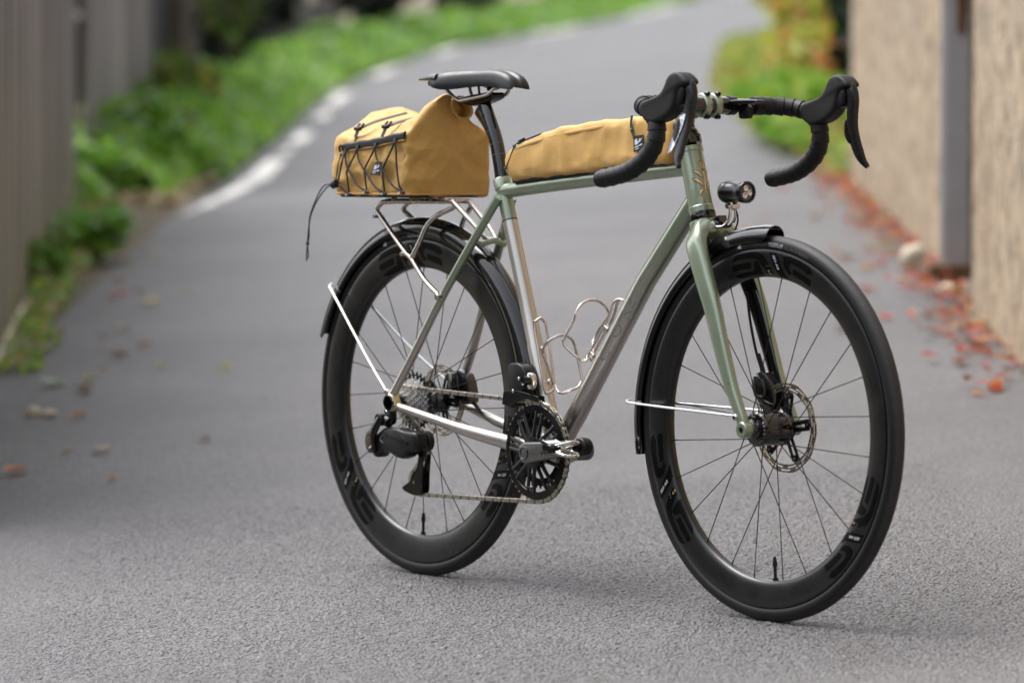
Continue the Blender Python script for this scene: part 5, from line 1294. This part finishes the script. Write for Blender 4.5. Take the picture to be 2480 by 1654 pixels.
# stitched seam down the front corner, and piping round the foot
m = MB(); m.tube(crom([Vector((.0700, -.1035, z))-OB for z in (.752, .77, .79, .81, .826)], 4), .0011, 6); m.build('seam', 'tan_fabric_plain', rb)
m = MB(); m.tube(crom([Vector(p)-OB for p in ((-.160, .088, .7470), (-.166, .060, .7470), (-.168, -.070, .7470), (-.158, -.100, .7470), (-.120, -.1025, .7470), (.040, -.1030, .7470), (.072, -.1000, .7470), (.0800, -.080, .7470), (.0810, .070, .7470), (.0740, .092, .7470), (.060, .094, .7470))], 5), .0022, 8); m.build('piping', 'tan_fabric_plain', rb)
# bottom panel
m = MB(); rr = []
for x in (-.160, -.155, .060, .072):
    rr.append([Vector((x, y, z))-OB for y, z in ((-.088, .7400), (.088, .7400), (.092, .7455), (-.092, .7455))])
m.grid(rr, True, False, True, True); m.build('base_panel', 'webbing_black', rb)
BYS = -.1085
def bside(x, z): return Vector((x, BYS+(.004 if z < .76 else 0)-(.0015 if z < .82 else 0), z))-OB
# zip band
zp = crom([(.0760, 0, .8605), (.0300, 0, .8545), (-.0150, 0, .8480), (-.0600, 0, .8440), (-.1000, 0, .8400), (-.1290, 0, .8375)], 6); rr = []
for i, p in enumerate(zp):
    h = .0078-.0008*math.sin(i*.9); q = bside(p.x, p.z)
    rr.append([q+Vector((0, .004, -h)), q+Vector((0, -.0005, -h)), q+Vector((0, -.0020, -.002)), q+Vector((0, -.0012, h*.6)), q+Vector((0, .0025, h)), q+Vector((0, .006, h))])
m = MB(); m.grid(rr, True, False, True, True); m.build('zip_band', 'webbing_black', rb, smooth=30)
m = MB(); m.tube([bside(.0760, .8530)+Vector((0, .001, -.001)), bside(.0300, .8462)+Vector((0, .001, 0)), bside(-.0150, .8395)+Vector((0, .001, 0)), bside(-.0700, .8345)+Vector((0, .001, 0)), bside(-.1250, .8290)+Vector((0, .001, 0))], .0016, 8); m.build('flap_edge', 'tan_fabric_plain', rb)
m = MB(); m.tube([bside(-.1280, .8420)+Vector((0, -.003, 0)), bside(-.1330, .8370)+Vector((0, -.004, 0)), bside(-.1300, .8290)+Vector((0, -.004, 0))], .0026, 8); m.build('zip_pull', 'cord_black', rb)
# bungee lacing
top = [(-.1141, .8265), (-.0728, .8355), (-.0132, .8395), (.0503, .8470)]; bot = [(-.1129, .7490), (-.0540, .7545), (.0054, .7515), (.0630, .7545)]
def cordp(pts, name='bungee_cord', mat='cord_black', r=.0019):
    m = MB(); m.tube(crom([p if isinstance(p, Vector) else bside(*p)+Vector((0, -.0035, 0)) for p in pts], 6), r, 8); return m.build(name, mat, rb)
for i in range(3):
    a, b = top[i], bot[i+1]; cordp([a, (a[0]+.006, a[1]-.022), ((a[0]+b[0])/2-.010, (a[1]+b[1])/2-.004), (b[0]-.018, b[1]+.010), b])
    a, b = top[i+1], bot[i]; cordp([a, (a[0]-.010, a[1]-.014), ((a[0]+b[0])/2+(-.012), (a[1]+b[1])/2), (b[0]+.008, b[1]+.030), (b[0]+.009, b[1])])
cordp([top[3], (.0545, .835), (.0590, .800), (.0670, .765), (.0720, .7545)])
cordp([top[0], (-.1200, .815), (-.1290, .790), (-.1370, .768)]); cordp([(-.1370, .766), (-.128, .760), (-.1190, .753), bot[0]])
for p in top:
    m = MB(); m.tube([bside(p[0], p[1]+.008)+Vector((0, -.002, 0)), bside(p[0], p[1]-.002)+Vector((0, -.0045, 0))], [(.0042, .0020)]*2, 10, ref=(0, 1, 0)); m.build('lace_loop', 'webbing_black', rb)
for p in bot:
    m = MB(); q = bside(p[0]-.003, p[1]-.002); m.lathe([(.0020, q.y-.0030), (.0042, q.y-.0036), (.0046, q.y-.002), (.0040, q.y+.002)], 14, 'y', (q.x, 0, q.z)); m.build('grommet', 'grommet', rb)
    m = MB(); m.tube([bside(p[0]+.002, p[1]-.003), bside(p[0]+.009, p[1]-.005)], .0032, 8); m.build('lace_anchor', 'webbing_black', rb)
# cord lock and hanging tail
tg = bside(-.1430, .7650)+Vector((0, -.006, 0)); m = MB(); m.tube([tg+Vector((-.0075, 0, -.002)), tg+Vector((-.0055, 0, -.0015)), tg+Vector((.0055, 0, .0015)), tg+Vector((.0075, 0, .002))], [.0045, .0080, .0080, .0045], 16); m.build('cord_lock', 'black_plastic', rb)
for k in (0, 1):
    cordp([bside(-.150, .7630+.002*k)+Vector((0, -.006, 0)), bside(-.1786-.003*k, .7570+.004*k)+Vector((0, -.006, 0)), bside(-.2120-.003*k, .7290+.003*k)+Vector((0, -.006, 0)), bside(-.2330-.002*k, .6980)+Vector((0, -.006, 0)), bside(-.2415, .6600)+Vector((0, -.006+.003*k, 0)), bside(-.2425, .6450)+Vector((0, -.006, 0)), bside(-.2455+.006*k, .6280)+Vector((0, -.006, 0)), bside(-.2455+.005*k, .6120+.005*k)+Vector((0, -.006, 0))], r=.0013)
m = MB(); q = bside(-.2422, .6470)+Vector((0, -.006, 0)); m.tube([q+Vector((0, 0, .004)), q+Vector((0, 0, .0025)), q-Vector((0, 0, .0025)), q-Vector((0, 0, .004))], [.0015, .0034, .0034, .0015], 10); m.build('knot', 'cord_black', rb)
for k in (0, 1): cordp([bside(-.1262+.003*k, .8245)+Vector((0, -.004, 0)), bside(-.1335, .806)+Vector((0, -.005, 0)), bside(-.1380+.003*k, .788)+Vector((0, -.005, 0)), bside(-.1420, .772)+Vector((0, -.005, 0))], 'green_cord', 'cord_green', .0011)
for z_, x_ in ((.7745, -.1410), (.823, -.1265)):
    m = MB(); q = bside(x_, z_)+Vector((0, -.005, 0)); m.lathe([(.001, q.z-.003), (.0026, q.z-.001), (.0026, q.z+.001), (.001, q.z+.003)], 8, 'z', (q.x, q.y, 0)); m.build('knot', 'cord_green', rb)
# webbing straps with hooks running up to the roll
def ribbon(pts, wv, name, mat, nrm=(0, -.6, .8)):
    P = crom(pts, 5); rr = []
    for i, p in enumerate(P):
        T = (P[min(i+1, len(P)-1)]-P[max(0, i-1)]).normalized(); n_ = Vector(nrm); n_ = (n_-T*n_.dot(T)).normalized(); s_ = T.cross(n_)
        rr.append([p+s_*wv+n_*.0008, p-s_*wv+n_*.0008, p-s_*wv-n_*.0008, p+s_*wv-n_*.0008])
    m = MB(); m.grid(rr, True, False, True, True); return m.build(name, mat, rb, smooth=0)
for xs, off in ((-.098, 0), (-.006, .006)):
    a = Vector((xs, -.103, .848+off))-OB; b = Vector((xs+.006, -.0930, .8690+off*.6))-OB; c = Vector((xs+.030, -.050, .8890))-OB; d = Vector((xs+.050, -.010, .9055))-OB
    ribbon([a, (a+b)/2+Vector((0, -.002, .001)), b+Vector((0, -.003, .003))], .0060, 'strap', 'webbing_black')
    ribbon([b+Vector((0, -.003, .004)), (b+c)/2+Vector((0, -.004, .005)), c+Vector((0, -.002, .004)), d], .0055, 'strap', 'webbing_black')
    m = MB(); T = Vector((1, 0, 0)); q = b+Vector((0, -.004, .005))
    m.tube([q-T*.0100, q-T*.0085, q+T*.0085, q+T*.0100], [.0030, .0042, .0042, .0030], 12); m.tube([q+Vector((-.007, 0, 0)), q+Vector((-.006, .010, .010))], .0025, 8); m.tube([q+Vector((.007, 0, 0)), q+Vector((.006, .010, .010))], .0025, 8); m.build('hook', 'black_plastic', rb)
# black woven label with pale print
def label_patch(root, O, quad, y, marks):
    A, B, C_, D_ = [Vector((p[0], y, p[1]))-O for p in quad]
    m = MB(); m.add([A, B, C_, D_]+[v+Vector((0, .0012, 0)) for v in (A, B, C_, D_)], [(0, 1, 2, 3), (7, 6, 5, 4), (0, 4, 5, 1), (1, 5, 6, 2), (2, 6, 7, 3), (3, 7, 4, 0)]); lb = m.build('label', 'webbing_black', root, smooth=0)
    m = MB()
    for poly in marks:
        pl = poly; vs = []
        for u, v in pl: vs.append(A+(B-A)*u+((D_+(C_-D_)*u)-(A+(B-A)*u))*v+Vector((0, -.0006, 0)))
        m.add(vs, [tuple(range(len(vs)))])
    m.build('label_print', 'decal_white', lb, smooth=0)
MARKS = [[(.14, .30), (.20, .22), (.32, .20), (.42, .24), (.40, .34), (.46, .40), (.60, .34), (.56, .24), (.66, .22), (.72, .28), (.92, .20), (.84, .30), (.76, .34), (.72, .44), (.56, .46), (.46, .54), (.30, .58), (.14, .56)]]
MARKS += [[(x0, .64+y0), (x0+.09, .63+y0), (x0+.09, .74+y0), (x0, .75+y0)] for x0, y0 in ((.14, .02), (.27, .01), (.40, .01), (.54, -.02), (.67, -.03), (.78, -.04))] + [[(.18, .83), (.52, .81), (.52, .86), (.18, .88)]]
label_patch(rb, OB, [(-.0097, .8090), (.0110, .8097), (.0050, .7831), (-.0260, .7840)], BYS-.0060, MARKS)

# --- top tube bag
tb = empty('top_tube_bag', (.53, 0, .79)); tag(tb, 'long tan top tube bag with a small black label behind the stem', 'bag'); OT = Vector(tb.location)
ZT = [(.283, .812), (.2905, .828), (.3133, .8415), (.345, .852), (.3842, .8612), (.4604, .8757), (.53, .8835), (.6001, .8890), (.667, .8930), (.724, .8945), (.755, .8915), (.770, .882), (.7775, .866)]
ZB = [(.283, .800), (.2895, .789), (.3100, .7735), (.345, .7755), (.4449, .7845), (.55, .7940), (.6311, .8015), (.7245, .8050), (.760, .8075), (.7725, .818), (.7775, .840)]
rings = []
def tsec(x, e=1.0):
    zt, zb = lerp_prof(ZT, x), lerp_prof(ZB, x); hz = (zt-zb)/2; zc = (zt+zb)/2; end = min(1, ((x-.281)/.022) if x < .5 else ((.7795-x)/.016)); end = max(.02, end); end = math.sqrt(1-(1-min(1, end))**2)
    hw = .0275*(.35+.65*end)*e; r = []
    for k in range(96):
        a = 2*math.pi*k/96; c_, s_ = math.cos(a), math.sin(a); p = .33
        lowf = max(0, -s_)*max(0, abs(c_)-.2); fold = .0030*lowf*math.sin(x*95+2.2*math.sin(x*23)+s_*2.5)
        r.append(Vector((x, (hw+fold)*math.copysign(abs(c_)**p, c_)*(1-.10*max(0, s_)), zc+hz*math.copysign(abs(s_)**p, s_))))
    return r
xs = [.283, .2845, .287, .291, .297]+[.305+.0048*i for i in range(96)]+[.7655, .770, .7735, .776, .7775]
for x in xs: rings.append([v-OT for v in tsec(x)])
bag_from_rings(rings, 'body', 'tan_fabric_plain', tb, 1.0, 9.0)
m = MB(); m.tube(crom([Vector((x, -.0262, lerp_prof(ZT, x)-.010-.004*math.sin((x-.31)*9)))-OT for x in (.315, .35, .40, .45, .50, .55, .585)], 5), [(.0030, .0016)]*31, 8, ref=(0, 1, 0)); m.build('zip_flap', 'tan_fabric_plain', tb)
m = MB(); m.tube(crom([Vector((x, -.020, lerp_prof(ZT, x)+.0002))-OT for x in (.320, .335, .35, .37, .39)], 5), .0016, 6); m.build('zip', 'webbing_black', tb)
m = MB(); m.tube([Vector((.326, -.022, .8480))-OT, Vector((.340, -.021, .8535))-OT], [.0034, .0026], 10); m.build('zip_pull', 'black_plastic', tb)
def tcord(pts, r=.0012):
    m = MB(); m.tube(crom([Vector(p)-OT for p in pts], 5), r, 8); m.build('green_cord', 'cord_green', tb)
tcord([(.330, -.0235, .8480), (.318, -.0270, .8400), (.306, -.0300, .815), (.2950, -.0310, .7975), (.2920, -.0300, .7930)]); tcord([(.2950, -.031, .7975), (.288, -.030, .788), (.283, -.030, .781)], .0010)
tcord([(.668, -.0295, .8950), (.667, -.0305, .880), (.670, -.0310, .868), (.676, -.0310, .854)]); tcord([(.671, -.0290, .8950), (.670, -.0305, .880), (.6725, -.0310, .868), (.678, -.0310, .855)])
for p in ((.671, -.031, .868), (.3175, -.0275, .8400), (.2950, -.031, .7980)):
    m = MB(); q = Vector(p)-OT; m.lathe([(.001, q.z-.003), (.0030, q.z-.0015), (.0030, q.z+.0015), (.001, q.z+.003)], 10, 'z', (q.x, q.y, 0)); m.build('knot', 'cord_green', tb)
label_patch(tb, OT, [(.6757, .8573), (.7042, .8601), (.7058, .8343), (.6773, .8276)], -.0312, MARKS)
m = MB(); rr = []
for x in (.300, .306, .54, .755, .762):
    zb = lerp_prof(ZB, x); zt_ = lerp_prof([(.2499, .7692), (.42, .7849), (.62, .8014), (.812, .8165)], x); rr.append([Vector((x, y, z))-OT for y, z in ((-.017, zt_-.0045), (.017, zt_-.0045), (.021, zb+.004), (-.021, zb+.004))])
m.grid(rr, True, False, True, True); m.build('base_panel', 'webbing_black', tb, smooth=0)
m = MB(); m.pillow(smoothp([(.7700-OT.x, .884-OT.z), (.786-OT.x, .880-OT.z), (.801-OT.x, .835-OT.z), (.7955-OT.x, .812-OT.z), (.772-OT.x, .812-OT.z)], 1), 0, .0200, .004, 3); m.build('stem_panel', 'webbing_black', tb)
